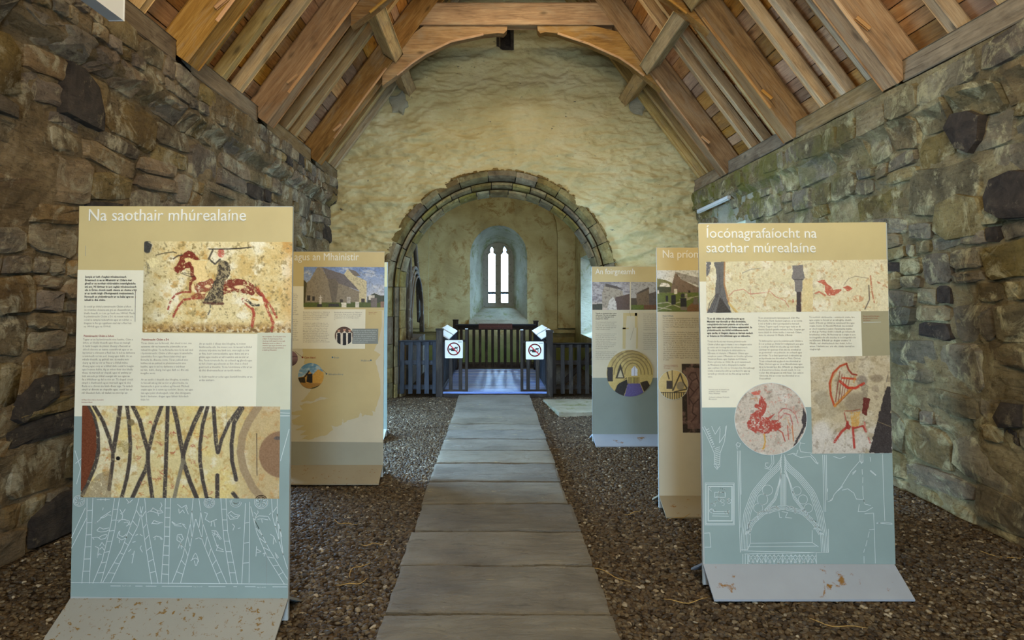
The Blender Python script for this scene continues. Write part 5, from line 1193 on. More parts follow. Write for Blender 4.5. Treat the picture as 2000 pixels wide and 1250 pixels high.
A2 = "Tóraíocht fia atá mar théama phéintéireacht\nChéim a hAon agus is téama é seo a thagann aníos\ngo minic san íocónagrafaíocht mheánaoiseach.\nTá eolas ar thrí shampla de mhúrealaíne na\nhÉireann, trí shampla ó Mhainistir Chliara agus\nsampla an ceann ó Mhainistir na Croiche i gContae\nThiobraid Árann, agus Caisleán na hÚrlainne\nMuire i gContae an Chláir. Ba spórt uasaicmeach\nsa Mheánaois é fiach a dhéanamh le madraí\nagus seabhaic. De réir na Críostaíochta, bhreathnaigh\níomhá é anamacha a bhí ag cuardach Dé agus ag\niarraidh go mbeidís iad den fhia atá ag cuardach\nuisce."
text('body_text', A2, 1381.5, 668.5, DA, L4, M_grey, pA, pitch=5.68, size=5.0, wpx=91)
A3 = "Tá an phéintéireacht lánléargaseach d'Art Mac\nMurchadha, Flaith Gaelach Laighean, ar an íomhá\nis mó is féidir a chur i gcomparáid le marcach\nChliara. Tugann capall, iompar agus éadaí an dá\nthiarna Gaelach gnéithe mileata le fios. Ceaptar gur\ntiarna áitiúil de chéim ársíthe é marcach Chliara,\nduine de mhuintir Uí Mháille, b'fhéidir."
text('body_text', A3, 1480.5, 622.5, DA, L4, M_grey, pA, pitch=5.6, size=5.0, wpx=90)
A4 = "Tá láithreacha i gcroí le péintéireacht Chéim a\nDó ar aoileán go bhfuil brí reiligiúnach acu agus\nis cosúil go bhfuil brí sheoilta ag cuid díobh.\nLéirítear trí speiceas d'éin atá ina siombail ar\nan gcoinnleáil – an peileacán, an coileach agus\nan t-iolar. Tá a chuid gearrcach á mbeathú ag\nan bpeileacán ina shiombail ar Pháis Chríost.\nTá an coileach atá ag glaoch ina shiombail ar\nPháis Chríost agus ar Lá an Bhreithiúnais agus\ntá sé le feiceáil faoi dhó. B'fhéidir go dtagraíonn\nsé d'eiseirmirce Eoise, chomh maith. Is é an\nt-iolar dhá chloigeann an tríú héan. Sun ealaíon\nChríostaí, bhí an t-iolar ina shiombail ar an\nDeascabháil."
text('body_text', A4, 1481.5, 667.5, DA, L4, M_grey, pA, pitch=5.6, size=5.0, wpx=87)
A5 = "Tá ceoltóirí cáirtíseacha – seinnteoir cruite, lire\nagus orgáin le feiceáil ar an mbóghta, chomh\nmaith. B'fhéidir go bhfuil na seinnteoirí lire agus\norgáin, beirte de Naomh Mícheál, ina siombail\nar cheol neamhaí á seinm d'anamacha maithe\nar dhul go Parthas dóibh i ndiaidh go ndéarnadh\nbreithiúnas orthu. Ní fheictear an t-orgán in aon\níocónagrafaíocht eile seachas in íocónagrafaíocht\nna hÉireann. B'fhéidir go dtugtar cruitire Uí\nMháille, tuil chlabhachtach den chúirt, le fios\nanseo. Uimhirín seo, aris eile, stádas tiarnúil an\ntéagharsigh."
text('body_text', A5, 1580, 621, DA, L4, M_grey, pA, pitch=5.65, size=5.0, wpx=90)
text('caption', 'Péintéireacht de bhainteoirí,\nmadraí le chéile i luascán\nMuire Mháthair.\n\nCoileach i nGleann Tiobraide\nBhreatnach.', 1384, 762, DA, L4, M_grey, pA, pitch=3.7, size=3.4, wpx=40)
text('caption', 'Marcach Céim Dá ar Bhoghta,\ngné ealaíonteachta bearainn\nseanchasanna.', 1685, 618.5, DA, L4, M_red, pA, pitch=3.9, size=3.4, wpx=32)
ribbons('rule_line', [[(1685, 629.5), (1720, 629)], [(513, 689), (559, 689)]][:1], .5, DA, L4, M_line, pA)
# white line drawing of the tomb canopy
T = lambda cx, cy: (1370 + cx / 3.572, 820 + cy / 3.572)
PTA = lambda L: [T(*p) for p in L]
ln = []
def arcl(cx, cy, r, a0, a1, n=10): return PTA([(cx + r * math.cos(math.radians(a0 + (a1 - a0) * k / n)), cy + r * math.sin(math.radians(a0 + (a1 - a0) * k / n))) for k in range(n + 1)])
ln += [PTA(L) for L in ([(250, 215), (258, 520), (270, 920)], [(262, 215), (268, 500), (275, 750)], [(270, 215), (276, 520)], [(845, 245), (855, 640)], [(858, 245), (866, 640)], [(870, 245), (875, 560)], [(250, 160), (240, 175), (262, 190), (272, 165), (250, 158)], [(250, 205), (245, 185)])]
for k in range(5):
    o_ = k * 11
    ln.append(PTA(interp([(560 - k * 1, 240 + o_ * 1.6), (540 + o_ * .15, 300 + o_), (450 + o_ * .55, 380 + o_ * .7), (350 + o_ * .8, 500 + o_ * .5), (295 + o_, 650 + o_ * .25), (280 + o_, 800), (276 + o_, 912)], 18)))
    ln.append(PTA(interp([(575 + k * 1, 240 + o_ * 1.6), (598 - o_ * .15, 300 + o_), (690 - o_ * .55, 380 + o_ * .7), (790 - o_ * .8, 500 + o_ * .5), (848 - o_, 650 + o_ * .25), (874 - o_, 800), (882 - o_, 925)], 18)))
for k in range(4):
    o_ = k * 10
    ln.append(PTA(interp([(305 + o_, 800), (335 + o_ * .8, 715 + o_ * .5), (430 + o_ * .4, 632 + o_ * .8), (570, 592 + o_), (710 - o_ * .4, 632 + o_ * .8), (800 - o_ * .8, 712 + o_ * .5), (848 - o_, 800)], 22)))
for k in range(3):
    o_ = k * 9
    ln.append(PTA(interp([(558, 320 + o_ * 2), (545 + o_ * .3, 420), (505 + o_, 550), (430 + o_, 640 + o_ * .2)], 10))); ln.append(PTA(interp([(576, 320 + o_ * 2), (612 - o_ * .3, 420), (660 - o_, 550), (722 - o_, 630)], 10)))
for x in (553, 561, 570, 580, 588): ln.append(PTA([(x, 380), (x, 595)]))
for (x, y, r) in ((425, 555, 38), (395, 615, 32), (460, 490, 36), (665, 495, 30), (707, 555, 32), (745, 615, 30)): ln.append(arcl(x, y, r, 0, 360, 20))
for (x, y, a) in ((360, 735, 120), (425, 672, 140), (510, 640, 160), (620, 640, 200), (705, 665, 220), (765, 730, 240)): ln.append(arcl(x, y, 38, a - 90 + 90, a + 180, 10)); ln.append(arcl(x, y, 32, a, a + 180, 10))
ln += [PTA(L) for L in ([(340, 775), (340, 858), (320, 912)], [(772, 770), (772, 855), (815, 885)], [(340, 860), (772, 855)], [(325, 885), (800, 880)], [(275, 912), (430, 918), (880, 925)], [(300, 935), (800, 925)], [(270, 925), (275, 905), (320, 905)], [(288, 935), (288, 1004)], [(305, 935), (305, 1004)], [(322, 935), (322, 1004)], [(800, 928), (802, 1004)], [(885, 760), (885, 925)], [(540, 640), (545, 680), (560, 680)], [(560, 640), (600, 645), (585, 680), (630, 685)])]
for k in range(8):
    x = 330 + k * 59; ln += [PTA(interp([(x, 1000), (x + 10, 965), (x + 29, 940), (x + 48, 965), (x + 58, 1000)], 7)), PTA([(x, 940), (x + 24, 975), (x + 26, 1002)]), PTA([(x + 58, 940), (x + 34, 975), (x + 32, 1002)]), PTA([(x, 935), (x, 1003)]), arcl(x + 29, 992, 9, 0, 360, 8)]
ln += [PTA(L) for L in ([(8, 50), (50, 140), (88, 230), (92, 310)], [(20, 45), (85, 170)], [(70, 45), (95, 100), (130, 45)], [(175, 40), (160, 150), (130, 230), (126, 310)], [(130, 60), (125, 160), (165, 100), (170, 45)], [(85, 310), (130, 310)], [(88, 320), (108, 345), (130, 318)], [(100, 312), (110, 335), (118, 312)])]
for k in range(9): ln.append(PTA([(92, 200 + k * 13), (128, 188 + k * 13)])); ln.append(PTA([(30 + k * 6, 70 + k * 15), (52 + k * 5, 62 + k * 15)]))
for (a, b_, c_, d_) in ((26, 440, 228, 732), (32, 448, 222, 724), (45, 462, 214, 706), (50, 466, 210, 702)): ln.append(PTA([(a, b_), (c_, b_), (c_, d_), (a, d_), (a, b_)]))
rs = random.Random(3)
for k in range(26):
    x, y = rs.uniform(62, 195), rs.uniform(480, 660); ln.append(arcl(x, y, rs.uniform(6, 15), rs.uniform(0, 360), rs.uniform(180, 480), 7))
ln += [PTA(L) for L in ([(75, 640), (190, 640)], [(80, 655), (188, 655)], [(75, 670), (190, 672)], [(92, 505), (165, 505), (165, 540), (92, 540), (92, 505)], [(20, 790), (58, 788), (66, 888), (22, 888)], [(485, 240), (492, 300), (470, 335), (445, 322), (448, 300), (465, 300)], [(500, 240), (505, 300), (478, 345), (440, 335)], [(690, 160), (682, 190), (692, 222), (770, 232)], [(600, 245), (640, 232), (662, 240), (672, 210)], [(640, 240), (690, 262), (760, 255), (800, 302), (815, 300)], [(760, 240), (790, 270), (812, 310)], [(685, 160), (720, 165)], [(690, 155), (675, 150)],
       [(1100, 240), (1105, 285), (1040, 360), (975, 465), (925, 520), (910, 560), (880, 572)], [(1110, 240), (1115, 300)], [(1125, 240), (1125, 300)], [(1105, 285), (1115, 305), (1128, 285)], [(980, 490), (1020, 480), (1062, 510), (1080, 552), (1130, 556), (1140, 588), (1180, 596)], [(1120, 345), (1122, 380)], [(1125, 400), (1124, 440)], [(1124, 460), (1126, 530), (1135, 575)], [(1175, 355), (1215, 388)], [(1180, 352), (1218, 385)], [(1055, 380), (1078, 355)], [(1052, 372), (1075, 352)], [(950, 495), (985, 465)], [(1138, 655), (1200, 650), (1205, 762), (1170, 766)], [(1205, 762), (1212, 1000)], [(1262, 240), (1270, 500), (1278, 705)], [(1222, 718), (1330, 729)], [(1222, 722), (1280, 714), (1330, 722)], [(1170, 780), (1160, 820)], [(1155, 840), (1145, 880)], [(1138, 900), (1130, 925)], [(1133, 950), (1134, 1000)], [(1100, 590), (1092, 640), (1140, 640), (1195, 610)], [(920, 255), (965, 270), (1005, 255)], [(1175, 260), (1180, 290)], [(880, 480), (878, 500)], [(890, 570), (915, 545)])]
ribbons('line_drawing', ln, .9, DA, L3 - .0003, M_line, pA)

# ---- panel B (middle right)
DB = 4.88
pB = panel(DB, (1282, 484), (1555, 483), (1288, 968), (1562, 968), 4.68, M_base_beige, 'middle right panel half hidden behind the nearest right one, with a graveyard photograph')
quad('printed_band', [(1282, 484), (1555, 483.5), (1562, 968), (1288, 968)], DB, L1, M_beige, pB)
quad('printed_band', [(1282, 484), (1555, 483.5), (1556, 528), (1283, 528)], DB, L2, M_tan, pB)
T = lambda cx, cy: (1270 + cx / 4.167, 480 + cy / 4.167)
PT = lambda L: [T(*p) for p in L]
X, Y, F = rect_grid([T(55, 200), (1420, 528), (1423, 608), T(58, 537)])
c = Canvas(X, Y, (204, 208, 206)); c.patch(14, .5, .7, (222, 224, 222), 2, .8, 2)
c.poly(PT([(55, 265), (130, 280), (210, 320), (210, 420), (55, 420)]), (116, 116, 72)); c.poly(PT([(75, 330), (90, 300), (140, 305), (160, 320), (160, 335)]), (226, 224, 214)); c.rect(*T(55, 335), *T(170, 380), (70, 74, 48))
c.poly(PT([(165, 385), (180, 300), (205, 215), (250, 270), (390, 340), (620, 360), (620, 385)]), (120, 104, 92)); c.poly(PT([(205, 212), (330, 245), (620, 300), (620, 330), (390, 322), (260, 280)]), (150, 148, 146))
c.poly(PT([(50, 385), (640, 375), (640, 545), (50, 545)]), (98, 112, 52)); c.poly(PT([(300, 500), (340, 465), (640, 470), (640, 545), (300, 545)]), (122, 92, 62))
for L in ([(60, 470), (140, 460), (240, 500)], [(60, 525), (200, 470), (330, 430)], [(60, 500), (170, 520)], [(240, 440), (390, 410)]): c.line(PT(L), 1.6, (186, 182, 164), .9)
for (a, b_, w, h, k) in ((125, 405, 22, 50, (46, 48, 46)), (172, 400, 34, 80, (40, 42, 42)), (245, 425, 50, 78, (42, 44, 46)), (250, 390, 26, 30, (50, 52, 50)), (195, 352, 22, 40, (216, 212, 200)), (280, 390, 22, 36, (160, 156, 140)), (350, 420, 40, 60, (112, 104, 94)), (60, 360, 12, 30, (206, 202, 190)), (310, 365, 16, 20, (50, 44, 40)), (245, 495, 55, 30, (120, 114, 104))): c.rect(*T(a, b_), *T(a + w, b_ + h), k)
c.patch(3, .55, .7, (70, 70, 50), 5, .35); c.grain(9, 3, 1.2); print_obj('photograph', c, F, DB, L3, pB, 'photograph of headstones before a stone church')
X, Y, F = rect_grid([T(255, 960), (1430, 710), (1434, 845), (1333.5, 845)])
c = Canvas(X, Y, (58, 50, 42)); c.poly([(1340, 718), (1425, 722), (1425, 836), (1343, 838)], (118, 94, 86), 1, 0); c.patch(8, .5, .65, (140, 114, 104), 3, .8)
for (L) in ([(1350, 728), (1344, 736), (1352, 744), (1362, 738), (1358, 728), (1350, 728)], [(1352, 744), (1346, 756), (1356, 766), (1364, 756)], [(1356, 766), (1346, 778), (1354, 790), (1364, 780)], [(1354, 790), (1352, 806), (1360, 812), (1350, 824)], [(1362, 740), (1368, 756), (1366, 780), (1366, 826)], [(1344, 756), (1346, 790)]): c.line(L, 2.2, (76, 56, 52), .9)
c.grain(9, 3, 1.2); print_obj('photograph', c, F, DB, L3, pB, 'dark photograph of a carved stone slab')
def f_room(c, x, y, r):
    c.patch(12, .5, .7, (206, 190, 130), 2, .8); c.rect(x - 13, y - 8, x - 2, y + 8, (74, 68, 60)); c.line([(x - 2, y - 28), (x - 1, y + 12)], 1.4, (90, 82, 60)); c.line([(x + 0, y + 10), (x + 6, y - 4), (x + 14, y - 22), (x + 20, y - 4), (x + 28, y + 8)], 2.6, (84, 78, 66)); c.ell((x + 14, y + 2), 8, 9, (150, 146, 130), .9); c.line([(x - 12, y - 26), (x - 8, y - 12)], 2.4, (96, 84, 60))
    c.line([(x + 2, y + 14), (x + 28, y + 8)], 2.2, (76, 72, 62))
    c.line([(x - 30, y + 15), (x + 30, y + 15)], 1.2, (34, 30, 28))
    for k in range(13): c.line([(x - 28 + k * 4.4, y + 15), (x - 28 + k * 4.4, y + 30)], 1.4, (38, 34, 30))
disc_print((1314.5, 751.5), 29, DB, f_room, (214, 198, 140), pB, 'round photograph of a railing before a tomb')
ribbons('white_ring', [[(1314.5 + 29 * math.cos(k * math.pi / 30), 751.5 + 29 * math.sin(k * math.pi / 30)) for k in range(61)]], .8, DB, L5 + .001, M_line, pB)
text('heading', 'Na príomhghnéithe', 1293, 503.5, DB, L3, M_head, pB, size=22, ext=.0014, wpx=152)
text('subheading', 'Muiris Uí Mháille', 1294, 618.5, DB, L4, M_blueink, pB, size=4.6, wpx=21)
PB1 = "Tá an tuama ceannbhrait ar cheann de na príomhghnéithe\nsa saingeal. Is ón gcúigiú haois déag é agus tá rianadóireacht\nmhínsnoite ann. Deirtear go bhfuil Gráinne Ní Mháille\ncurtha ann. Tá leacht snoite ar an mballa in aice leis le\narmas Uí Mháille agus an mana ar muir agus ar\ntír."
text('body_text', PB1, 1294, 623, DB, L4, M_grey, pB, pitch=4.15, size=3.8, wpx=118)
PB2 = "Tá an t-urlár clúdaithe le leaca uaighe agus tá roinnt\ndíobh maisithe le crosa. Tá doras sa bhalla thuaidh den\nsaingeal a théann go dtí an sacraistí. Os cionn na\nsacraistí bhí seomra cónaithe. Tá fuinneog bheag idir an\nseomra agus an saingeal ionas go bhféadfadh duine an\ntAifreann a fheiceáil. Tá fuinneog dhá lansa sa bhalla\nthoir. Tá an stua idir an corp agus an saingeal déanta\nas cloch ghainimh agus tá sé leathchiorclach. Tá iarsmaí\nde dhathanna le feiceáil ar an gcloch. Tógadh an túr sa\ncheathrú céim nuair a bhí an mhainistir á leathnú.\nBhí an chóir adhmaid thuas sa díon, rud nach maireann\nanois. Rinneadh an díon nua le linn na hoibre caomhnóireachta\nsna blianta 1990 agus 1991 ag Oifig na nOibreacha\nPoiblí."
text('body_text', PB2, 1295, 650, DB, L4, M_grey, pB, pitch=4.12, size=3.8, wpx=120)
text('caption', 'Tuama an cheannbhrait\nagus armas na Máilleach\nsa tsaingeal', 1296, 714, DB, L4, M_red, pB, pitch=2.9, size=2.9)

# ---- panel C (far right)
DC = 7.1
pC = panel(DC, (1156, 521), (1344, 520), (1157, 848), (1346, 848), 6.88, M_base_clean, 'farthest right panel with two ruin photographs beside the picket fence')
quad('printed_band', [(1156, 521), (1344, 520.5), (1345, 740), (1156.5, 740)], DC, L1, M_beige, pC)
quad('printed_band', [(1156, 521), (1344, 520.5), (1344, 551), (1156, 551)], DC, L2, M_tan, pC)
quad('printed_band', [(1156.5, 738), (1345, 738), (1346, 848), (1157, 848)], DC, L2, M_tealdark, pC)
T = lambda cx, cy: (1150 + cx / 3.38, 510 + cy / 3.38)
PT = lambda L: [T(*p) for p in L]
X, Y, F = rect_grid([T(22, 138), T(271, 138), T(271, 323), T(24, 323)], .8)
c = Canvas(X, Y, (176, 174, 178)); c.patch(12, .48, .66, (124, 122, 130), 2, .8, 2); c.blend(np.clip((Y - 588) / 8, 0, 1) * .6, (206, 186, 160))
c.poly(PT([(22, 285), (90, 280), (90, 323), (22, 323)]), (58, 60, 46)); c.poly(PT([(88, 210), (108, 150), (225, 200), (228, 300), (90, 310)]), (164, 156, 140)); c.poly(PT([(108, 148), (185, 165), (225, 190), (110, 168)]), (84, 76, 72)); c.poly(PT([(175, 240), (270, 215), (271, 323), (160, 323)]), (92, 74, 66)); c.poly(PT([(120, 323), (135, 260), (160, 235), (180, 270), (185, 323)]), (206, 204, 198)); c.patch(2.5, .55, .7, (70, 62, 54), 3, .4); c.grain(8, 2, 1.2)
print_obj('photograph', c, F, DC, L3, pC, 'photograph of a square stone tower')
X, Y, F = rect_grid([T(278, 138), T(447, 138), T(448, 323), T(278, 323)], .8)
c = Canvas(X, Y, (168, 168, 166)); c.poly(PT([(278, 245), (335, 245), (335, 300), (278, 300)]), (76, 70, 60)); c.poly(PT([(313, 215), (395, 175), (405, 300), (318, 300)]), (112, 98, 82)); c.poly(PT([(313, 212), (395, 172), (400, 185), (330, 215)]), (80, 74, 70)); c.poly(PT([(395, 215), (448, 200), (448, 300), (400, 300)]), (88, 82, 80)); c.poly(PT([(278, 290), (448, 288), (448, 323), (278, 323)]), (92, 108, 44)); c.rect(*T(362, 290), *T(448, 318), (104, 74, 54)); c.patch(2.5, .55, .7, (60, 54, 44), 3, .4); c.grain(8, 2, 1.2)
print_obj('photograph', c, F, DC, L3, pC, 'photograph of a ruined gable on grass')
def f_nave(c, x, y, r):
    c.blend(np.clip((y - 5 - c.Y) / 30, 0, 1) * .6, (150, 130, 84)); c.patch(10, .5, .7, (206, 188, 120), 2, .6)
    for k in range(5): c.line([(x + 6 + (16 + 7 * k) * math.cos(a * math.pi / 12), y + 2 - (22 + 6 * k) * math.sin(a * math.pi / 12)) for a in range(13)], 1.6, (112, 96, 60), .8)
    c.poly([(x + 3, y + 5), (x + 3, y - 8), (x + 9, y - 15), (x + 15, y - 8), (x + 15, y + 5)], (216, 222, 234)); c.line([(x + 9, y - 14), (x + 9, y + 5)], .9, (130, 130, 136))
    c.rect(x - 44, y - 12, x - 33, y + 16, (58, 50, 42)); c.poly([(x - 28, y + 10), (x - 18, y - 20), (x - 10, y + 10)], (72, 62, 44)); c.poly([(x - 24, y + 8), (x - 18, y - 8), (x - 13, y + 8)], (196, 186, 150))
    c.poly([(x - 2, y + 8), (x + 18, y + 8), (x + 18, y + 18), (x - 2, y + 18)], (196, 176, 96)); 
    for k in range(8): c.line([(x - 2 + 2.8 * k, y + 8), (x - 2 + 2.8 * k, y + 20)], 1.0, (60, 50, 34))
    c.poly([(x - 4, y + 20), (x + 20, y + 20), (x + 32, y + 50), (x - 12, y + 50)], (96, 88, 140)); c.poly([(x - 4, y + 20), (x - 12, y + 46), (x - 34, y + 46), (x - 24, y + 22), (x - 6, y + 8)], (46, 40, 32)); c.poly([(x + 20, y + 18), (x + 34, y + 14), (x + 46, y + 36), (x + 32, y + 46)], (60, 50, 36)); c.line([(x - 24, y + 20), (x - 4, y + 10)], 2, (186, 166, 100))
disc_print((1230, 729), 45.5, DC, f_nave, (196, 174, 106), pC, 'round photograph of a vaulted interior with a blue floor')
text('heading', 'An foirgneamh', 1163, 535.5, DC, L3, M_head, pC, size=15.5, ext=.0012, wpx=77)
PC = "Tógadh an mhainistir thar roinnt\ncéimeanna. Tá corp na heaglaise\nón dóú haois déag agus tá an\nsaingeal níos déanaí."
text('body_text', PC, 1163, 613, DC, L4, M_black, pC, pitch=3.5, size=3.2, bold=.08, wpx=41)
PC2 = "Tá an foirgneamh déanta as cloch\náitiúil agus tá moirtéal aoil idir\nna clocha. Bhí dath bán aoil ar na\nballaí istigh agus amuigh agus bhí\ncolúir cónaithe sa díon."
text('body_text', PC2, 1163, 630, DC, L4, M_grey, pC, pitch=3.5, size=3.0, wpx=41)
text('body_text', PC2 + "\n" + PC + "\n\n" + PC2, 1163, 653, DC, L4, M_grey, pC, pitch=3.5, size=3.0, wpx=41)
text('body_text', PC2 + "\n" + PC + "\n\n" + PC2 + "\n" + PC, 1256, 614, DC, L4, M_grey, pC, pitch=3.8, size=3.0, wpx=40)
for pts in ([(1217, 611), (1244, 611), (1244, 617), (1224, 617), (1222, 641), (1217, 641)], [(1240, 611), (1245, 611), (1245, 640), (1240, 640)], [(1216, 640), (1222, 640), (1221.5, 681), (1216, 681)], [(1243, 640), (1246, 640), (1245.5, 681), (1242, 681)], [(1216, 640), (1228, 640), (1228, 643), (1216, 643)]): quad('floor_plan', pts, DC, L3, M_tan, pC)
ribbons('floor_plan_line', [[(1229, 608), (1232, 618)], [(1238, 640), (1231, 664)]], .5, DC, L4, M_grey, pC)

# ------------------------------------------------------------------ viewing platform, rails, fences
PX0, PX1, PY0, PY1, PZ = -.80, .88, 10.34, 13.55, .075
plat = thing('viewing_platform', (.04, 12, 0), 'low bluish timber viewing platform inside the chancel arch', 'platform')
n = 27; w = (PY1 - PY0) / n
for i in range(n):
    bar('deck_board', (PX0, PY0 + w * (i + .5), PZ - .015), (PX1, PY0 + w * (i + .5), PZ - .015), w - .006, .03, M_deck, plat, (0, 0, 1), .003)
for y in (PY0 + .05, (PY0 + PY1) / 2, PY1 - .05): box('bearer', PX0, PX1, y - .04, y + .04, -.03, PZ - .03, M_fence, plat)
for x in (PX0 + .03, PX1 - .03): bar('kerb', (x, PY0, PZ + .03), (x, PY1, PZ + .03), .05, .07, M_fence_lit, plat)

def post(px0, px1, pyt, d, label):
    a = U(px0, pyt, d); b = U(px1, pyt, d); w = b[0] - a[0]; x = (a[0] + b[0]) / 2
    t = thing('railing_post', (x, d, 0), label, 'post', 'railing posts')
    bar('shaft', (x, d, -.02), (x, d, a[2] - .02), w, w, M_fence, t, (0, 1, 0), .006)
    box('cap', x - w / 2 - .006, x + w / 2 + .006, d - w / 2 - .006, d + w / 2 + .006, a[2] - .02, a[2] + .01, M_fence, t)
    return x
xfl = post(852, 865.5, 643, 10.38, 'square dark front post left of the platform entrance'); xfr = post(1067, 1079.5, 646, 10.38, 'square dark front post right of the platform entrance')
xrl = post(885, 895, 625, 13.5, 'dark rear corner post left of the maroon plaque'); xrr = post(1042, 1051, 627, 13.5, 'dark rear corner post right of the maroon plaque')
# rear railing
t = thing('railing', (.05, 13.5, PZ), 'dark slatted railing across the back of the platform', 'railing', 'platform railings')
bar('top_rail', (xrl, 13.5, .90), (xrr, 13.5, .90), .05, .09, M_fence, t); bar('hand_rail', (xrl, 13.47, .955), (xrr, 13.47, .955), .12, .025, M_fence_lit, t); bar('bottom_rail', (xrl, 13.5, .14), (xrr, 13.5, .14), .05, .07, M_fence, t)
nb_ = 12
for i in range(nb_):
    x = xrl + .05 + (xrr - xrl - .1) * (i + .5) / nb_; bar('slat', (x, 13.48, .12), (x, 13.48, .88), .055, .022, M_fence, t, (0, 1, 0), .003)
a = U(935, 632, 13.4); b2 = U(1000.5, 643, 13.4)
t = thing('plaque', ((a[0] + b2[0]) / 2, 13.42, b2[2]), 'long maroon plaque fixed on the rear railing below the window', 'plaque')
box('plate', a[0], b2[0], 13.40, 13.425, b2[2], a[2], M_plaque, t)
box('moulding', a[0] + .02, b2[0] - .02, 13.392, 13.40, b2[2] + .02, b2[2] + .03, M_black, t); box('moulding', a[0] + .02, b2[0] - .02, 13.392, 13.40, a[2] - .03, a[2] - .02, M_black, t)
# side railings
for side, x0, x1 in ((-1, xfl, xrl), (1, xfr, xrr)):
    t = thing('railing', ((x0 + x1) / 2, 11.9, PZ), 'slatted side railing running back along the %s of the platform' % ('left edge' if side < 0 else 'right edge'), 'railing', 'platform railings')
    bar('top_rail', (x0, 10.44, .80), (x1, 13.46, .80), .05, .07, M_fence, t); bar('bottom_rail', (x0, 10.44, .17), (x1, 13.46, .17), .05, .07, M_fence, t)
    for i in range(22):
        f = (i + .5) / 22; bar('slat', (x0 + (x1 - x0) * f - side * .03, 10.44 + 3.02 * f, .13), (x0 + (x1 - x0) * f - side * .03, 10.44 + 3.02 * f, .82), .022, .08, M_fence_lit, t, (0, 1, 0), .003)
    for (ya, yb, nm) in ((10.46, 11.45, 'nearer'), (11.65, 12.95, 'farther')):
        xlow = -.675 if side < 0 else .735; xh = xlow + side * .19
        l = thing('reading_board', ((xlow + xh) / 2, (ya + yb) / 2, .80), '%s sloping white reading board on the %s railing' % (nm, 'left' if side < 0 else 'right'), 'reading board', 'sloping reading boards')
        V = [(xlow, ya, .865), (xlow, yb, .865), (xh, yb, .975), (xh, ya, .975)]; V = V + [(x, y, z - .016) for x, y, z in V]
        mk('board', V, [(0, 1, 2, 3), (7, 6, 5, 4), (0, 4, 5, 1), (1, 5, 6, 2), (2, 6, 7, 3), (3, 7, 4, 0)], M_signwhite, l)
        for y in (ya + .1, yb - .1): bar('bracket', (x0 - side * .0, y, .80), ((xlow + xh) / 2, y, .90), .03, .03, M_fence, l)
# entrance wings with signs
def wing(side, xs, px_st, bal, pyt, label):
    d = 10.38; t = thing('gate_wing', (xs, d, 0), label, 'gate', 'narrow entrance gates')
    g = lambda px, py: U(px, py, d)
    a, b = g(*px_st[:1], pyt), g(px_st[1], pyt); x = (a[0] + b[0]) / 2; w_ = b[0] - a[0]
    bar('stile', (x, d, .03), (x, d, a[2]), w_, .04, M_fence, t, (0, 1, 0), .004)
    box('stile_cap', x - w_ / 2, x + w_ / 2, d - .025, d + .025, a[2], a[2] + .012, M_metalwhite, t)
    zt = g(900, pyt + 21, d)[2] if False else U(900, pyt + 21, d)[2]
    xa, xb = sorted((xs, x)); bar('top_rail', (xa, d, zt - .015), (xb, d, zt - .015), .04, .035, M_fence, t); bar('bottom_rail', (xa, d, .065), (xb, d, .065), .045, .07, M_fence, t)
    for (p0, p1) in bal:
        u, v = g(p0, 700), g(p1, 700); xc = (u[0] + v[0]) / 2; bar('slat', (xc, d, .07), (xc, d, zt - .02), v[0] - u[0], .025, M_fence, t, (0, 1, 0), .003)
wing(-1, xfl, (908.5, 914), ((877, 884), (896, 903)), 643, 'narrow gate left of the path, carrying a no-filming sign')
wing(1, xfr, (1016.5, 1022), ((1028, 1035), (1046.5, 1053.5)), 645, 'narrow gate right of the path, carrying a no-filming sign')
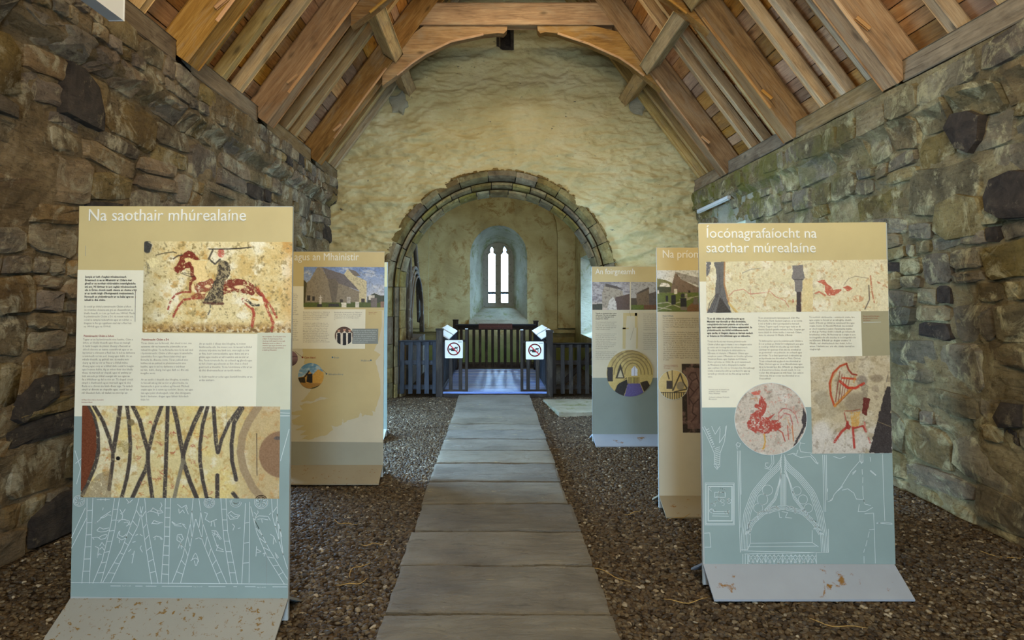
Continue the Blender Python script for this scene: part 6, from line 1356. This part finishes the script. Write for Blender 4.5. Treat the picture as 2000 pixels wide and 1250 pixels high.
def nosign(px0, py0, px1, py1, label):
    d = 10.34; a = U(px0, py0, d); b = U(px1, py1, d)
    t = thing('sign', ((a[0] + b[0]) / 2, d, b[2]), label, 'sign', 'no-filming signs')
    pl = MB(); r = .012; x0, x1, z0, z1 = a[0], b[0], b[2], a[2]; pts = []
    for cx_, cz_, s0 in ((x1 - r, z1 - r, 0), (x0 + r, z1 - r, 90), (x0 + r, z0 + r, 180), (x1 - r, z0 + r, 270)):
        pts += [(cx_ + r * math.cos(math.radians(s0 + k * 30)), cz_ + r * math.sin(math.radians(s0 + k * 30))) for k in range(4)]
    pl.prism(pts, d, d + .006); pl.obj('plate', M_signwhite, t)
    cx_, cy_ = (px0 + px1) / 2, (py0 + py1) / 2 - .5; R_ = 11.6
    # camera pictogram in black
    cam_ = [[(cx_ - 5.5, cy_ - 1.6), (cx_ + 7, cy_ - 1.6), (cx_ + 7, cy_ + 4.2), (cx_ - 5.5, cy_ + 4.2)], [(cx_ - 9, cy_ - 1.6), (cx_ - 5.6, cy_ - .2), (cx_ - 5.6, cy_ + 1.6), (cx_ - 9, cy_ + 3)], [(cx_ + 1.5, cy_ - 4), (cx_ + 8, cy_ - 4), (cx_ + 8, cy_ - 2.2), (cx_ + 1.5, cy_ - 1.6)]]
    for q in cam_: quad('pictogram', q, d, L2, M_blacksign, t)
    quad('pictogram', [(cx_ + 1.5, cy_ - .4), (cx_ + 6, cy_ - .4), (cx_ + 6, cy_ + 3), (cx_ + 4, cy_ + 3)], d, L2 + .0003, M_signwhite, t)
    ribbons('prohibition_ring', [[(cx_ + R_ * math.cos(k * math.pi / 24), cy_ + R_ * math.sin(k * math.pi / 24)) for k in range(49)]], 2.2, d, L3, M_redsign, t)
    ribbons('prohibition_bar', [[(cx_ - R_ * .72, cy_ - R_ * .72), (cx_ + R_ * .72, cy_ + R_ * .72)]], 2.0, d, L4, M_redsign, t)
    ribbons('small_print', [[(px1 - 9, py0 + 3.4), (px1 - 7.4, py0 + 3.4)], [(px1 - 6.4, py0 + 3.4), (px1 - 2.6, py0 + 3.4)]], 1.6, d, L2, M_caption, t)
nosign(869, 664.5, 904, 699.5, 'square white no-filming sign on the left gate'); nosign(1027, 667, 1062, 702, 'square white no-filming sign on the right gate')
# picket fences
def fence(name, pickets, x0p, x1p, topp, d, m, label, bot=.0):
    a = U(x0p, topp, d); b = U(x1p, topp, d); t = thing(name, ((a[0] + b[0]) / 2, d, 0), label, 'fence')
    zt = a[2]
    for z, nm in ((zt - .03, 'rail'), (.50, 'rail'), (.13, 'rail')): bar(nm, (a[0], d + .035, z), (b[0], d + .035, z), .035, .07, m, t)
    for (p0, p1) in pickets:
        u, v = U(p0, 700, d), U(p1, 700, d); x = (u[0] + v[0]) / 2; bar('picket', (x, d, .035), (x, d, zt - .015), v[0] - u[0], .022, m, t, (0, 1, 0), .004)
    bar('capping', (a[0], d + .015, zt), (b[0], d + .015, zt), .09, .02, m, t)
    return t
fence('picket_fence', ((775, 779), (781, 790), (797.5, 806), (813.5, 822), (829, 838), (844.5, 852)), 772, 852, 666, 10.42, M_fence_lit, 'bluish daylight-tinted picket fence between the left arch jamb and the entrance')
t = fence('picket_fence', ((1079.5, 1086), (1095, 1103), (1111, 1119), (1127, 1135), (1143, 1150.5), (1159, 1167)), 1079.5, 1172, 671, 10.42, M_fence, 'dark picket fence with a diagonal brace right of the entrance')
a = U(1100, 748, 10.46); b2 = U(1160, 688, 10.46); bar('brace', (a[0], 10.475, a[2]), (b2[0], 10.475, b2[2]), .03, .08, M_fence, t, (0, 0, 1))

# ------------------------------------------------------------------ light fittings, cable, loose bits
a = U(241, 40, 3.5); b2 = U(224, 40, 3.5); zb = a[2]
t = thing('strip_light', ((a[0] + b2[0]) / 2, 3.0, zb), 'white box light fitting high against the left wall top', 'light fitting')
box('housing', b2[0] - .03, a[0], 2.2, 3.5, zb, zb + .16, M_metalwhite, t); box('end_cap', b2[0] - .032, a[0] + .002, 3.5, 3.508, zb - .002, zb + .162, M_metalwhite, t)
t = thing('strip_light', (3.0, 9.4, 2.74), 'thin white strip light along the right wall ledge by the end wall', 'light fitting')
q0 = U(1364, 413, 9.8); q1 = U(1424, 385, 8.6)
bar('housing', q0, q1, .05, .045, M_metalwhite, t); bar('diffuser', Vector(q0) - Vector((.0, 0, .026)), Vector(q1) - Vector((0, 0, .026)), .034, .012, M_signwhite, t)
p = U(628, 328, 9.7)
t = thing('spotlight', (p[0], 9.7, p[2]), 'small black spotlight at the far left corner of the roof', 'spotlight')
m_ = MB(); m_.tube([(p[0], 9.66, p[2]), (p[0] + .05, 9.6, p[2] - .01)], [.045, .06], 10); m_.obj('lamp_head', M_lampblack, t, True); bar('bracket', (p[0] - .06, 9.72, p[2] - .02), (p[0], 9.68, p[2]), .02, .02, M_lampblack, t)
t = thing('cable', U(640, 400, 10.18), 'thin black cable clipped down the far left corner', 'cable')
m_ = MB(); m_.tube([U(x, y, 10.17) for x, y in ((634, 335), (645, 348), (650, 360), (657, 380), (654, 396), (643, 403), (641, 430), (641, 470), (640, 520))], .008, 6); m_.obj('sheath', M_cable, t)
for y in (415, 440, 465): q = U(641, y, 10.16); box('clip', q[0] - .012, q[0] + .012, q[1] - .012, q[1] + .012, q[2] - .008, q[2] + .008, M_metalwhite, t)
def floorpt(px, py, z=.02):
    b = (PPY - py) / FPX; dz = SP + b * CP; k = (z - CAMH) / dz
    return ((px - CX) / FPX * k, (CP - b * SP) * k, z)
TWL = ['thin dry twig on the gravel before the tan map panel, the farthest of four there', 'thin dry twig on the gravel close to the left edge of the path', 'thin dry twig on the gravel left of the path, pointing steeply away from it', 'long thin straw-coloured twig touching the right edge of the path near its front',
       'thin dry twig on the gravel below the foot of the half hidden graveyard panel', 'thin dry twig in front of the left corner of the rooster panel foot plate', 'long thin twig on the gravel in front of the rooster and harp panel', 'thin dry twig at the foot of the right wall by the edge of the view', 'short thin twig on the gravel between the path and the half hidden graveyard panel', 'thin dry twig nearest the left front panel foot plate, on the gravel beside it']
for i, (px, py, an, l) in enumerate(((670, 1022, -.4, .18), (728, 1062, .2, .14), (690, 1110, 1.2, .2), (1190, 1120, -.9, .28), (1330, 1010, .5, .2), (1345, 1175, .1, .22), (1640, 1222, -.3, .24), (1980, 1090, -.5, .3), (1240, 1000, .7, .18), (690, 1140, .4, .16))):
    q = floorpt(px, py, .03); m_ = MB()
    cv = R.uniform(-.25, .25)
    m_.tube([(q[0] + math.cos(an) * l * u - math.sin(an) * l * cv * 4 * u * u, q[1] + math.sin(an) * l * u + math.cos(an) * l * cv * 4 * u * u, .028 + .006 * math.sin(9 * u + i)) for u in [k / 8 - .5 for k in range(9)]], [.0015, .002, .0022, .0024, .0024, .0022, .002, .0016, .0012], 5)
    o = m_.obj('twig', M_twig); tag(o, TWL[i], 'twig', 'dry twigs on the gravel')
